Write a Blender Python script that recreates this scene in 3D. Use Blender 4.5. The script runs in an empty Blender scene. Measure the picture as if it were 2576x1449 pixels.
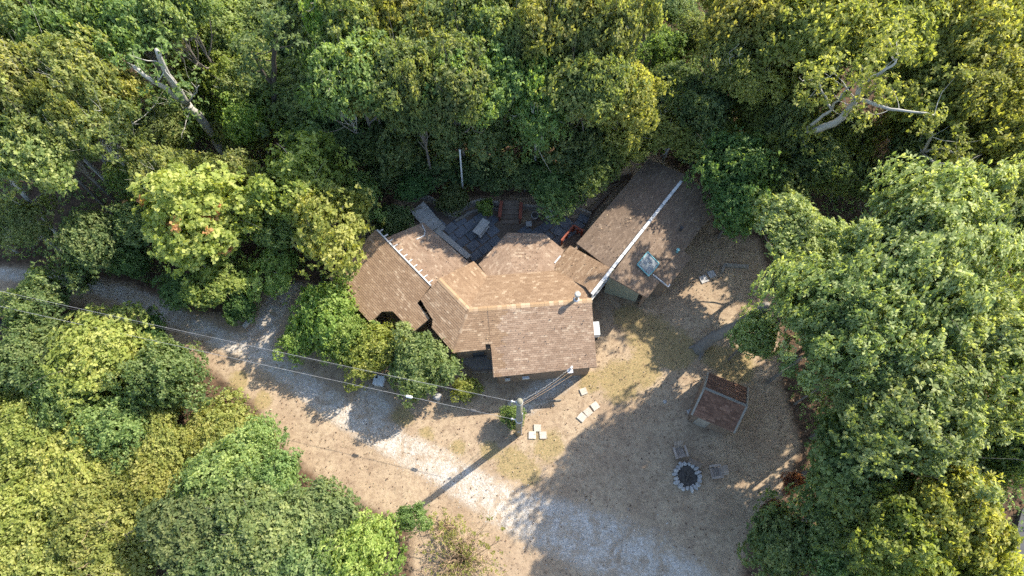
import bpy, math, random
import numpy as np
from mathutils import Vector

random.seed(7)
rng = np.random.default_rng(7)
sc = bpy.context.scene
COL = sc.collection

# ------------------------------------------------------------------ camera, sky, sun, exposure
CAM_H, TILT, LENS = 45.0, math.radians(23.0), 24.0
cam_data = bpy.data.cameras.new("camera")
cam_data.lens = LENS; cam_data.sensor_width = 36.0; cam_data.sensor_fit = 'HORIZONTAL'
cam_data.clip_start = 0.5; cam_data.clip_end = 3000.0
cam = bpy.data.objects.new("camera", cam_data)
cam.location = (0, 0, CAM_H); cam.rotation_euler = (TILT, 0, 0)
COL.objects.link(cam); sc.camera = cam

SUN_EL = math.radians(40.5)
SUN_H = Vector((0.806, 0.591, 0)).normalized()
SUN_DIR = Vector((SUN_H.x*math.cos(SUN_EL), SUN_H.y*math.cos(SUN_EL), math.sin(SUN_EL)))
world = bpy.data.worlds.new("World"); sc.world = world; world.use_nodes = True
wn = world.node_tree.nodes; wl = world.node_tree.links
bg = wn["Background"]; sky = wn.new("ShaderNodeTexSky")
sky.sky_type = 'NISHITA'; sky.sun_disc = False
sky.sun_elevation = SUN_EL
sky.sun_rotation = math.atan2(SUN_H.x, SUN_H.y)
wl.new(sky.outputs[0], bg.inputs[0]); bg.inputs[1].default_value = 0.15
sun_data = bpy.data.lights.new("sun", 'SUN')
sun_data.energy = 4.0; sun_data.angle = math.radians(0.53); sun_data.color = (1.0, 0.92, 0.79)
sun = bpy.data.objects.new("sun", sun_data)
sun.rotation_euler = SUN_DIR.to_track_quat('Z', 'Y').to_euler()
sun.location = SUN_DIR*100
COL.objects.link(sun)
sc.view_settings.view_transform = 'Standard'; sc.view_settings.look = 'None'
sc.view_settings.exposure = 1.48; sc.view_settings.gamma = 1.0
sc.render.engine = 'CYCLES'
cy = sc.cycles
cy.max_bounces = 5; cy.diffuse_bounces = 3; cy.glossy_bounces = 1; cy.transmission_bounces = 3; cy.use_adaptive_sampling = True; cy.adaptive_threshold = 0.025; cy.transparent_max_bounces = 4
cy.use_denoising = False

# ------------------------------------------------------------------ image pixels back-projected through the camera to world points
IMG_SCALE = 2576/1024; FPX = LENS/36*1024  # image pixels per render pixel; focal length in render pixels
def ray(x, y):
    u = (x/IMG_SCALE-512)/FPX; v = (288-y/IMG_SCALE)/FPX
    return Vector((u, math.sin(TILT)+v*math.cos(TILT), -math.cos(TILT)+v*math.sin(TILT)))
def G(x, y, z=0.0):
    d = ray(x, y); k = (z-CAM_H)/d.z
    return Vector((d.x*k, d.y*k, z))
def mpp(x, y, z=0.0):                       # metres per image pixel at a place
    d = ray(x, y); return ((z-CAM_H)/d.z)/(FPX*IMG_SCALE)

# ------------------------------------------------------------------ helpers: objects
def link(o, parent=None):
    COL.objects.link(o)
    if parent is not None: o.parent = parent
    return o
def tag(o, label=None, cat=None, group=None, kind=None):
    if label: o["label"] = label
    if cat: o["category"] = cat
    if group: o["group"] = group
    if kind: o["kind"] = kind
    return o
def empty(name, loc=(0, 0, 0), rz=0.0):
    o = bpy.data.objects.new(name, None); o.location = loc; o.rotation_euler = (0, 0, rz)
    o.empty_display_size = 0.3
    return link(o)

class MB:
    """collects polygons"""
    def __init__(s): s.v = []; s.f = []; s.t = []
    def poly(s, pts, tint=0.5):
        b = len(s.v); s.v += [tuple(p) for p in pts]; s.f.append(tuple(range(b, b+len(pts)))); s.t += [tint]*len(pts)
    def hexa(s, p, tint=0.5):                 # 8 points: bottom 4 ccw, top 4 ccw
        b = len(s.v); s.v += [tuple(q) for q in p]; s.t += [tint]*8
        for f in ((3,2,1,0),(4,5,6,7),(0,1,5,4),(1,2,6,5),(2,3,7,6),(3,0,4,7)): s.f.append(tuple(b+i for i in f))
    def box(s, c, size, rz=0.0, tint=0.5, jit=0.0):
        cx, cy_, cz = c; hx, hy, hz = size[0]/2, size[1]/2, size[2]/2
        ca, sa = math.cos(rz), math.sin(rz); P = []
        for z in (-hz, hz):
            for x, y in ((-hx,-hy),(hx,-hy),(hx,hy),(-hx,hy)):
                x += random.uniform(-jit, jit); y += random.uniform(-jit, jit); zz = z + random.uniform(-jit, jit)*0.4
                P.append((cx+x*ca-y*sa, cy_+x*sa+y*ca, cz+zz))
        s.hexa(P, tint)
    def bar(s, a, b, w, h, up=Vector((0, 0, 1)), tint=0.5):
        a = Vector(a); b = Vector(b); d = (b-a).normalized()
        side = d.cross(up)
        if side.length < 1e-4: side = d.cross(Vector((1, 0, 0)))
        side.normalize(); u = side.cross(d).normalized()
        P = []
        for o in (-h/2, h/2):
            P += [a-side*w/2+u*o, a+side*w/2+u*o, b+side*w/2+u*o, b-side*w/2+u*o]
        s.hexa(P, tint)
    def tube(s, pts, rad, n=8, cap=True, tint=0.5):
        pts = [Vector(p) for p in pts]
        if not hasattr(rad, '__len__'): rad = [rad]*len(pts)
        base = len(s.v); ref = None
        for i, p in enumerate(pts):
            d = (pts[min(i+1, len(pts)-1)]-pts[max(i-1, 0)])
            d = d.normalized() if d.length > 1e-6 else Vector((0, 0, 1))
            if ref is None:
                ref = Vector((1, 0, 0)) if abs(d.x) < 0.8 else Vector((0, 1, 0))
            a = (ref-d*ref.dot(d)).normalized(); ref = a; b = d.cross(a)
            for k in range(n):
                t = 2*math.pi*k/n
                s.v.append(tuple(p+(a*math.cos(t)+b*math.sin(t))*rad[i])); s.t.append(tint)
        for i in range(len(pts)-1):
            for k in range(n):
                s.f.append((base+i*n+k, base+i*n+(k+1) % n, base+(i+1)*n+(k+1) % n, base+(i+1)*n+k))
        if cap:
            s.f.append(tuple(base+k for k in range(n))[::-1]); s.f.append(tuple(base+(len(pts)-1)*n+k for k in range(n)))
    def slab(s, pts, th, tint=0.5):           # polygon thickened downwards
        n = len(pts); b = len(s.v); pts = [Vector(p) for p in pts]
        s.v += [tuple(p) for p in pts]+[tuple(p-Vector((0, 0, th))) for p in pts]; s.t += [tint]*(2*n)
        s.f.append(tuple(b+i for i in range(n))); s.f.append(tuple(b+n+i for i in range(n))[::-1])
        for i in range(n):
            j = (i+1) % n; s.f.append((b+j, b+i, b+n+i, b+n+j))
    def mesh(s, name, m, smooth=False):
        me = bpy.data.meshes.new(name); me.from_pydata(s.v, [], s.f)
        a = me.attributes.new("tint", 'FLOAT', 'POINT'); a.data.foreach_set("value", np.array(s.t, dtype=np.float32))
        if m: me.materials.append(m)
        if smooth: me.polygons.foreach_set("use_smooth", [True]*len(me.polygons))
        me.validate(); me.update(); return me
    def build(s, name, m, parent=None, smooth=False, kind=None):
        o = bpy.data.objects.new(name, s.mesh(name, m, smooth)); link(o, parent)
        if kind: o["kind"] = kind
        return o

def ccw(pts):
    a = 0
    for i in range(len(pts)):
        p, q = pts[i], pts[(i+1) % len(pts)]; a += p[0]*q[1]-q[0]*p[1]
    return list(pts) if a > 0 else list(pts)[::-1]

# ------------------------------------------------------------------ helpers: materials
class NT:
    def __init__(s, name):
        s.m = bpy.data.materials.new(name); s.m.use_nodes = True
        s.t = s.m.node_tree; s.n = s.t.nodes; s.l = s.t.links
        s.n.clear(); s.out = s.n.new("ShaderNodeOutputMaterial")
    def node(s, ty, ins=None, **props):
        nd = s.n.new(ty)
        for k, v in props.items(): setattr(nd, k, v)
        for k, v in (ins or {}).items():
            sock = nd.inputs[k]
            if isinstance(v, bpy.types.NodeSocket): s.l.new(v, sock)
            else: sock.default_value = v
        return nd
    def math(s, op, a, b=None, c=None, clamp=False):
        nd = s.n.new("ShaderNodeMath"); nd.operation = op; nd.use_clamp = clamp
        for i, v in enumerate((a, b, c)):
            if v is None: continue
            if isinstance(v, bpy.types.NodeSocket): s.l.new(v, nd.inputs[i])
            else: nd.inputs[i].default_value = v
        return nd.outputs[0]
    def mix(s, f, a, b, blend='MIX'):
        nd = s.n.new("ShaderNodeMix"); nd.data_type = 'RGBA'; nd.blend_type = blend
        for k, v in ((0, f), (6, a), (7, b)):
            if isinstance(v, bpy.types.NodeSocket): s.l.new(v, nd.inputs[k])
            else: nd.inputs[k].default_value = v if k == 0 else tuple(v)+((1,) if len(v) == 3 else ())
        return nd.outputs[2]
    def noise(s, scale, detail=4, rough=0.6, vec=None, dist=0.0):
        nd = s.n.new("ShaderNodeTexNoise"); nd.inputs["Scale"].default_value = scale
        nd.inputs["Detail"].default_value = detail; nd.inputs["Roughness"].default_value = rough
        nd.inputs["Distortion"].default_value = dist
        if vec is not None: s.l.new(vec, nd.inputs["Vector"])
        return nd.outputs[0]
    def step(s, x, lo, hi):
        nd = s.n.new("ShaderNodeMapRange"); nd.interpolation_type = 'SMOOTHSTEP'
        s.l.new(x, nd.inputs[0]); nd.inputs[1].default_value = lo; nd.inputs[2].default_value = hi
        return nd.outputs[0]
    def attr(s, name): return s.node("ShaderNodeAttribute", attribute_name=name)
    def pos(s): return s.node("ShaderNodeNewGeometry").outputs["Position"]
    def objco(s): return s.node("ShaderNodeTexCoord").outputs["Object"]
    def finish(s, color, rough=0.8, spec=0.3, metal=0.0, bump=None, bstr=0.3, bdist=0.02):
        b = s.n.new("ShaderNodeBsdfPrincipled")
        for k, v in (("Base Color", color), ("Roughness", rough), ("Metallic", metal), ("Specular IOR Level", spec)):
            if isinstance(v, bpy.types.NodeSocket): s.l.new(v, b.inputs[k])
            else: b.inputs[k].default_value = (tuple(v)+(1,)) if k == "Base Color" else v
        if bump is not None:
            bp = s.node("ShaderNodeBump", {"Height": bump, "Strength": bstr, "Distance": bdist}); s.l.new(bp.outputs[0], b.inputs["Normal"])
        s.l.new(b.outputs[0], s.out.inputs[0]); return s.m

def mat_mottled(name, a, b, scale=3.0, rough=0.8, fine=25.0, bstr=0.2, spec=0.25, metal=0.0, tintamt=0.35):
    t = NT(name); p = t.pos()
    c = t.mix(t.step(t.noise(scale, 5, 0.65, p), 0.35, 0.65), a, b)
    f = t.noise(fine, 3, 0.7, p)
    c = t.mix(0.5, c, t.mix(f, [x*0.55 for x in a], [min(1, x*1.35) for x in b]))
    tv = t.math('MULTIPLY_ADD', t.attr("tint").outputs["Fac"], 2*tintamt, 1-tintamt)
    c = t.mix(1.0, c, t.node("ShaderNodeCombineColor", {0: tv, 1: tv, 2: tv}).outputs[0], 'MULTIPLY')
    return t.finish(c, rough, spec, metal, f, bstr)

M = {}
M['white'] = mat_mottled('white_paint', (0.60, 0.60, 0.58), (0.42, 0.42, 0.41), 3.0, 0.7, fine=9)
M['wood_dark'] = mat_mottled('weathered_dark_timber', (0.12, 0.085, 0.06), (0.20, 0.15, 0.11), 4.0)
M['wood_grey'] = mat_mottled('silvered_timber', (0.30, 0.28, 0.24), (0.22, 0.19, 0.15), 4.0)
M['wood_tan'] = mat_mottled('bare_timber', (0.36, 0.26, 0.16), (0.26, 0.18, 0.11), 4.0)
M['wood_red'] = mat_mottled('red_stained_timber', (0.30, 0.085, 0.05), (0.22, 0.07, 0.045), 3.0)
M['pole'] = mat_mottled('weathered_pole_timber', (0.26, 0.24, 0.17), (0.19, 0.18, 0.13), 2.0, fine=40)
M['wall'] = mat_mottled('brown_siding', (0.17, 0.12, 0.085), (0.22, 0.16, 0.11), 2.0)
M['wall_green'] = mat_mottled('pale_green_siding', (0.28, 0.29, 0.21), (0.22, 0.235, 0.17), 1.5)
M['metal'] = mat_mottled('galvanised_metal', (0.50, 0.51, 0.52), (0.40, 0.41, 0.43), 5.0, 0.45, metal=0.3)
M['dark_metal'] = mat_mottled('dark_metal', (0.03, 0.03, 0.032), (0.05, 0.05, 0.05), 5.0, 0.5)
M['cable_pale'] = mat_mottled('pale_cable', (0.36, 0.36, 0.35), (0.20, 0.20, 0.20), 1.3, 0.5)
M['cable_dark'] = mat_mottled('black_cable', (0.05, 0.05, 0.05), (0.10, 0.10, 0.10), 3.0, 0.5)
M['slate'] = mat_mottled('blue_grey_slate', (0.11, 0.12, 0.14), (0.17, 0.18, 0.19), 1.4, fine=18)
M['concrete'] = mat_mottled('pale_concrete', (0.44, 0.42, 0.38), (0.33, 0.32, 0.29), 2.5, fine=30)
M['paver'] = mat_mottled('cream_concrete_paver', (0.47, 0.42, 0.35), (0.34, 0.30, 0.245), 5.0, fine=40)
M['stone'] = mat_mottled('pale_field_stone', (0.42, 0.40, 0.37), (0.27, 0.26, 0.245), 3.0, fine=16)
M['pit_stone'] = mat_mottled('sooty_field_stone', (0.44, 0.42, 0.39), (0.24, 0.23, 0.22), 4.0, fine=16)
M['ash'] = mat_mottled('charcoal_and_ash', (0.025, 0.022, 0.02), (0.10, 0.085, 0.07), 5.0)
M['porch'] = mat_mottled('worn_grey_deck', (0.26, 0.23, 0.20), (0.19, 0.165, 0.14), 2.2, fine=14)
M['chair'] = mat_mottled('faded_brown_chair_paint', (0.30, 0.245, 0.20), (0.22, 0.175, 0.14), 5.0)
M['box'] = mat_mottled('light_grey_plastic', (0.60, 0.62, 0.62), (0.52, 0.54, 0.55), 4.0, 0.5)
M['teal'] = mat_mottled('teal_frame_paint', (0.16, 0.36, 0.38), (0.12, 0.29, 0.31), 4.0, 0.5)
M['bark'] = mat_mottled('grey_bark', (0.22, 0.20, 0.17), (0.13, 0.115, 0.095), 5.0, 0.9, fine=30, bstr=0.5)
M['bark_pale'] = mat_mottled('pale_lichened_bark', (0.46, 0.44, 0.38), (0.30, 0.285, 0.25), 3.0, 0.9, fine=22, bstr=0.5)
M['bark_dark'] = mat_mottled('dark_bark', (0.10, 0.085, 0.07), (0.06, 0.05, 0.04), 5.0, 0.9, fine=30, bstr=0.5)
M['asphalt'] = mat_mottled('worn_asphalt', (0.055, 0.055, 0.058), (0.08, 0.08, 0.082), 2.0, fine=60)

def mat_glass():
    t = NT('skylight_glass')
    c = t.mix(t.noise(3, 4, 0.6, t.pos()), (0.15, 0.175, 0.19), (0.22, 0.24, 0.25))
    return t.finish(c, 0.6, 0.3)
M['glass'] = mat_glass()

def mat_shingle(name, cols, blotch, dark):
    t = NT(name); p = t.pos()
    r = t.n.new("ShaderNodeValToRGB"); r.color_ramp.interpolation = 'LINEAR'
    el = r.color_ramp.elements
    el[0].position = 0.0; el[0].color = (*cols[0], 1); el[1].position = 1.0; el[1].color = (*cols[3], 1)
    e = el.new(0.45); e.color = (*cols[1], 1); e = el.new(0.8); e.color = (*cols[2], 1)
    t.l.new(t.attr("tint").outputs["Fac"], r.inputs[0])
    c = r.outputs[0]
    n1 = t.step(t.noise(0.55, 5, 0.65, p, 0.6), 0.42, 0.68)
    c = t.mix(t.math('MULTIPLY', n1, blotch), c, dark)
    n2 = t.noise(38, 2, 0.7, p)
    c = t.mix(0.28, c, t.mix(n2, (0.02, 0.015, 0.01), (0.6, 0.5, 0.4)), 'OVERLAY')
    return t.finish(c, 0.95, 0.15, 0.0, n2, 0.25, 0.01)
M['sh_new'] = mat_shingle('tan_asphalt_shingle', [(0.216,0.145,0.092),(0.264,0.182,0.116),(0.307,0.220,0.145),(0.403,0.310,0.214)], 0.25, (0.192,0.130,0.082))
M['sh_worn'] = mat_shingle('weathered_brown_shingle', [(0.230,0.161,0.113),(0.288,0.208,0.149),(0.334,0.251,0.183),(0.403,0.324,0.239)], 0.4, (0.202,0.147,0.107))
M['sh_old'] = mat_shingle('grey_brown_aged_shingle', [(0.155,0.115,0.085),(0.19,0.142,0.105),(0.225,0.172,0.128),(0.275,0.215,0.162)], 0.4, (0.135,0.105,0.082))
M['sh_shed'] = mat_shingle('red_brown_mossy_shingle', [(0.132,0.074,0.053),(0.198,0.114,0.079),(0.251,0.143,0.101),(0.303,0.183,0.127)], 0.5, (0.105,0.069,0.048))
M['sh_cap'] = mat_shingle('pale_cap_shingle', [(0.318,0.219,0.129),(0.356,0.249,0.151),(0.416,0.310,0.205),(0.484,0.378,0.265)], 0.1, (0.303,0.205,0.121))

def mat_leaf(name, dark, mid, light, transl=0.5, hv=0.06):
    t = NT(name)
    r = t.n.new("ShaderNodeValToRGB"); el = r.color_ramp.elements
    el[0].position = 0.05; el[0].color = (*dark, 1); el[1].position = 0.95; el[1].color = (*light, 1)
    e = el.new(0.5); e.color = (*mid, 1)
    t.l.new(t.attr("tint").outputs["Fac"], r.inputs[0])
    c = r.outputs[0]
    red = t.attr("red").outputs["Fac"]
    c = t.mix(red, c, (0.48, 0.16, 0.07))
    oi = t.node("ShaderNodeObjectInfo").outputs["Random"]
    hs = t.node("ShaderNodeHueSaturation", {"Hue": t.math('MULTIPLY_ADD', oi, hv*0.5, 0.5-hv*0.25), "Saturation": 0.88,
                "Value": t.math('MULTIPLY_ADD', t.math('FRACT', t.math('MULTIPLY', oi, 7.31)), 0.3, 0.86), "Color": c})
    c = hs.outputs[0]
    b = t.node("ShaderNodeBsdfPrincipled", {"Base Color": c, "Roughness": 0.6, "Specular IOR Level": 0.22})
    tr = t.node("ShaderNodeBsdfTranslucent", {"Color": t.mix(1.0, c, (1.5, 1.45, 0.6), 'MULTIPLY')})
    mx = t.node("ShaderNodeMixShader", {0: transl, 1: b.outputs[0], 2: tr.outputs[0]})
    t.l.new(mx.outputs[0], t.out.inputs[0]); return t.m
L = {
 'olive':  mat_leaf('olive_leaf',  (0.116,0.164,0.044), (0.232,0.286,0.068), (0.392,0.403,0.127)),
 'green':  mat_leaf('green_leaf',  (0.095,0.164,0.044), (0.190,0.286,0.067), (0.326,0.409,0.116)),
 'dark':   mat_leaf('dark_leaf',   (0.079,0.131,0.044), (0.153,0.216,0.063), (0.268,0.310,0.103)),
 'emerald':mat_leaf('emerald_leaf',(0.061,0.131,0.034), (0.116,0.221,0.053), (0.214,0.315,0.084)),
 'bright': mat_leaf('bright_leaf', (0.126,0.216,0.031), (0.237,0.345,0.051), (0.379,0.467,0.103)),
 'yellow': mat_leaf('yellow_green_leaf',(0.164,0.208,0.031), (0.297,0.341,0.051), (0.445,0.450,0.109)),
 'gold':   mat_leaf('golden_olive_leaf',(0.149,0.181,0.031), (0.275,0.302,0.051), (0.410,0.403,0.103)),
 'oak':    mat_leaf('pale_oak_leaf',(0.119,0.181,0.051), (0.237,0.310,0.092), (0.439,0.490,0.193)),
 'blue':   mat_leaf('blue_green_leaf',(0.097,0.158,0.046), (0.188,0.263,0.073), (0.326,0.385,0.127)),
 'rust':   mat_leaf('rusty_leaf', (0.142,0.059,0.026), (0.225,0.094,0.036), (0.309,0.151,0.061)),
}

# ------------------------------------------------------------------ ground, gravel track, road
def W2(pts): return np.array([(G(x, y).x, G(x, y).y) for x, y in pts])
def in_poly(P, poly):
    x, y = P[:, 0], P[:, 1]; ins = np.zeros(len(P), bool); n = len(poly)
    for i in range(n):
        x1, y1 = poly[i]; x2, y2 = poly[(i+1) % n]
        c = ((y1 > y) != (y2 > y)) & (x < (x2-x1)*(y-y1)/((y2-y1) if abs(y2-y1) > 1e-9 else 1e-9)+x1)
        ins ^= c
    return ins
def seg_dist(P, a, b):
    d = b-a; t = np.clip(((P-a)@d)/max(d@d, 1e-9), 0, 1)
    return np.hypot(*(P-(a+t[:, None]*d)).T), t
def poly_sd(P, poly):                       # > 0 inside
    dd = np.full(len(P), 1e9)
    for i in range(len(poly)):
        dd = np.minimum(dd, seg_dist(P, poly[i], poly[(i+1) % len(poly)])[0])
    return np.where(in_poly(P, poly), dd, -dd)
def line_field(P, pts, widths):             # 1 in the middle, 0 at the edge of a band, < 0 outside
    best = np.full(len(P), -9.0)
    for i in range(len(pts)-1):
        d, t = seg_dist(P, pts[i], pts[i+1]); w = widths[i]+(widths[i+1]-widths[i])*t
        best = np.maximum(best, 1-d/w)
    return best
def sm(x, lo, hi):
    t = np.clip((x-lo)/(hi-lo), 0, 1); return t*t*(3-2*t)

CLEAR = W2([(-80,670),(150,682),(320,712),(470,785),(600,800),(680,715),(780,715),(830,740),(900,560),(1020,500),(1260,500),(1500,480),(1620,380),
            (1780,470),(1800,590),(1900,600),(1960,760),(1960,960),(2010,1120),(1960,1260),(1880,1330),(1850,1520),(1040,1520),(1035,1320),(850,1235),
            (715,1130),(640,1010),(500,905),(380,835),(200,765),(60,760),(-80,765)])
TRACK = [W2([(-80,692),(130,700),(250,722),(350,752),(450,800),(540,845),(640,882),(740,950),(850,1030),(960,1095),(1080,1160),(1180,1220),(1290,1285),(1420,1330),(1560,1390),(1680,1470),(1760,1540)]),
         [0.6,0.7,0.75,0.85,0.9,0.95,1.05,1.1,1.2,1.25,1.35,1.45,1.7,2.2,2.6,2.9,2.9]]
SPUR = [W2([(640,880),(672,810),(705,745),(740,715)]), [1.4,1.2,1.0,0.7]]
APRON = [W2([(930,1000),(960,1020)]), [1.1,1.0]]
WALK = [W2([(1320,1015),(1400,960),(1440,950)]), [1.2,1.2,0.7]]
GRASSY = [((1640,850),2.6),((1700,880),2.2),((1585,800),1.6),((1290,1165),1.6),((1330,1190),1.2),((1070,1100),1.0),((1010,1050),1.2),((1150,1130),0.9),
          ((1230,1130),0.9),((1850,920),2.0),((1800,900),1.4),((560,850),1.4),((480,790),1.2),((600,960),1.1),((660,1010),1.0),((1380,1120),1.5),((1480,960),1.2),((1560,960),2.2),((1620,930),1.8),((340,790),1.4)]
def masks(P):
    clear = sm(poly_sd(P, CLEAR), -1.2, 1.0)
    g = np.maximum(np.maximum(line_field(P, *TRACK), line_field(P, *SPUR)), np.maximum(line_field(P, *APRON), line_field(P, *WALK)*0.7))
    gravel = sm(g, -0.25, 0.6)
    gr = np.zeros(len(P))
    for (x, y), r in GRASSY:
        c = G(x, y); gr = np.maximum(gr, 1-np.hypot(P[:, 0]-c.x, P[:, 1]-c.y)/(r*1.15))
    return clear, gravel, sm(gr, 0.0, 0.8)*(1-gravel)

def ground_height(x, y):
    far = sm(np.hypot(x-2, y-14), 22, 40)
    h = 0.35*np.sin(x*0.23+1.0)*np.cos(y*0.19)+0.2*np.sin(x*0.51+y*0.37)
    return far*h

def axis(lo, hi, step, outer):
    a = list(np.arange(lo, hi+1e-6, step)); d = step
    while a[-1] < outer: d *= 1.6; a.append(a[-1]+d)
    d = step
    while a[0] > -outer: d *= 1.6; a.insert(0, a[0]-d)
    return np.array(a)
ax = axis(-46, 46, 0.34, 900); ay = axis(-6, 56, 0.34, 900)
XX, YY = np.meshgrid(ax, ay); P = np.stack([XX.ravel(), YY.ravel()], 1)
clear_m, gravel_m, grass_m = masks(P)
ZZ = ground_height(P[:, 0], P[:, 1])+0.015*np.sin(P[:, 0]*2.1)*np.cos(P[:, 1]*1.7)

def mat_ground():
    t = NT('soil_gravel_and_litter'); p = t.pos()
    n_big = t.noise(0.35, 5, 0.6, p); n_mid = t.noise(1.6, 6, 0.68, p, 0.3); n_fine = t.noise(9, 5, 0.75, p); n_sp = t.noise(34, 3, 0.8, p)
    vor = t.node("ShaderNodeTexVoronoi", {"Vector": p, "Scale": 13.0}); vcol = t.node("ShaderNodeSeparateColor", {0: vor.outputs["Color"]}).outputs[0]
    vor2 = t.node("ShaderNodeTexVoronoi", {"Vector": p, "Scale": 5.5, "Randomness": 1.0}); v2 = t.node("ShaderNodeSeparateColor", {0: vor2.outputs["Color"]})
    # bare soil
    soil = t.mix(t.step(n_big, 0.35, 0.65), (0.295, 0.215, 0.140), (0.365, 0.280, 0.185))
    soil = t.mix(t.step(n_mid, 0.42, 0.72), soil, (0.225, 0.160, 0.105))
    n_m2 = t.noise(4.2, 5, 0.75, p, 0.5)
    soil = t.mix(t.math('MULTIPLY', t.step(n_m2, 0.48, 0.64), 0.6), soil, (0.175, 0.120, 0.078))
    soil = t.mix(t.math('MULTIPLY', t.step(n_fine, 0.52, 0.70), 0.65), soil, (0.150, 0.105, 0.068))
    soil = t.mix(t.math('MULTIPLY', t.step(n_sp, 0.55, 0.70), 0.55), soil, (0.46, 0.38, 0.28))
    # gravel
    grav = t.mix(vcol, (0.29, 0.265, 0.23), (0.56, 0.525, 0.465))
    grav = t.mix(t.math('MULTIPLY', t.step(n_mid, 0.40, 0.62), 0.7), grav, (0.327,0.258,0.181))
    n_pat = t.noise(0.9, 5, 0.7, p, 0.8)
    grav = t.mix(t.math('MULTIPLY', t.step(n_pat, 0.47, 0.62), 0.75), grav, soil)
    # dry grass
    gras = t.mix(t.step(n_fine, 0.4, 0.65), (0.30, 0.215, 0.11), (0.17, 0.145, 0.065))
    gras = t.mix(t.math('MULTIPLY', t.step(n_sp, 0.5, 0.7), 0.5), gras, (0.40, 0.33, 0.17))
    # woodland litter
    lit = t.mix(v2.outputs[0], (0.055, 0.038, 0.026), (0.12, 0.075, 0.047))
    lit = t.mix(t.math('MULTIPLY', t.step(n_fine, 0.5, 0.7), 0.6), lit, (0.05, 0.036, 0.025))
    lit = t.mix(t.math('MULTIPLY', t.step(n_mid, 0.5, 0.7), 0.5), lit, (0.14, 0.088, 0.055))
    wob = t.math('MULTIPLY_ADD', n_mid, 1.5, -0.75); wob2 = t.math('MULTIPLY_ADD', n_fine, 0.9, -0.45)
    w = t.math('ADD', wob, wob2)
    cm = t.step(t.math('ADD', t.attr("clearing").outputs["Fac"], t.math('MULTIPLY', w, 0.5)), 0.3, 0.75)
    gm = t.step(t.math('ADD', t.attr("gravel").outputs["Fac"], t.math('MULTIPLY', w, 1.0)), 0.3, 1.0)
    sm_ = t.step(t.math('ADD', t.attr("grass").outputs["Fac"], t.math('MULTIPLY', w, 0.8)), 0.3, 0.8)
    c = t.mix(sm_, soil, gras); c = t.mix(t.math('MULTIPLY', gm, 0.92), c, grav); c = t.mix(cm, lit, c)
    hgt = t.math('ADD', t.math('MULTIPLY', n_fine, 0.6), t.math('ADD', t.math('MULTIPLY', n_sp, 0.25), t.math('MULTIPLY', t.math('MULTIPLY', gm, vor.outputs["Distance"]), 0.8)))
    return t.finish(c, 0.95, 0.12, 0.0, hgt, 0.55, 0.05)
M['ground'] = mat_ground()

def sheet(name, V, F, m, attrs):
    me = bpy.data.meshes.new(name)
    me.vertices.add(len(V)); me.vertices.foreach_set("co", V.astype(np.float32).ravel())
    me.loops.add(F.size); me.loops.foreach_set("vertex_index", F.astype(np.int32).ravel())
    me.polygons.add(len(F)); me.polygons.foreach_set("loop_start", np.arange(0, F.size, 4, dtype=np.int32))
    for k, a in attrs.items():
        at = me.attributes.new(k, 'FLOAT', 'POINT'); at.data.foreach_set("value", a.astype(np.float32))
    me.materials.append(m); me.update(calc_edges=True); me.validate()
    me.polygons.foreach_set("use_smooth", [True]*len(F))
    return link(bpy.data.objects.new(name, me))
nx, ny = len(ax), len(ay)
ii = (np.arange(ny-1)[:, None]*nx+np.arange(nx-1)[None, :]).ravel()
FF = np.stack([ii, ii+1, ii+nx+1, ii+nx], 1)
V3 = np.stack([P[:, 0], P[:, 1], ZZ], 1)
tag(sheet('ground', V3, FF, M['ground'], dict(clearing=clear_m, gravel=gravel_m, grass=grass_m)), kind='structure')
gf = FF[(gravel_m[FF].mean(1) > 0.18) & (clear_m[FF].mean(1) > 0.4)]
used = np.unique(gf); remap = np.full(len(P), -1); remap[used] = np.arange(len(used))
tv = V3[used].copy(); tv[:, 2] += 0.005
tag(sheet('gravel_track', tv, remap[gf], M['ground'], dict(clearing=clear_m[used], gravel=gravel_m[used], grass=grass_m[used])), kind='structure')

road = MB()
a = G(2515,1449); b = G(2560,1285); c_ = G(2700,1200); d_ = G(2900,1500); e_ = G(2500,1600)
road.poly([(p.x, p.y, 0.30+0.0*p.z) for p in ccw([a, b, c_, d_, e_])])
for i in range(len(road.v)):
    x, y, z = road.v[i]; road.v[i] = (x, y, 0.42)
o = MB(); o.slab([Vector(v) for v in road.v], 0.5); o.build('road', M['asphalt'], kind='structure')

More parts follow.
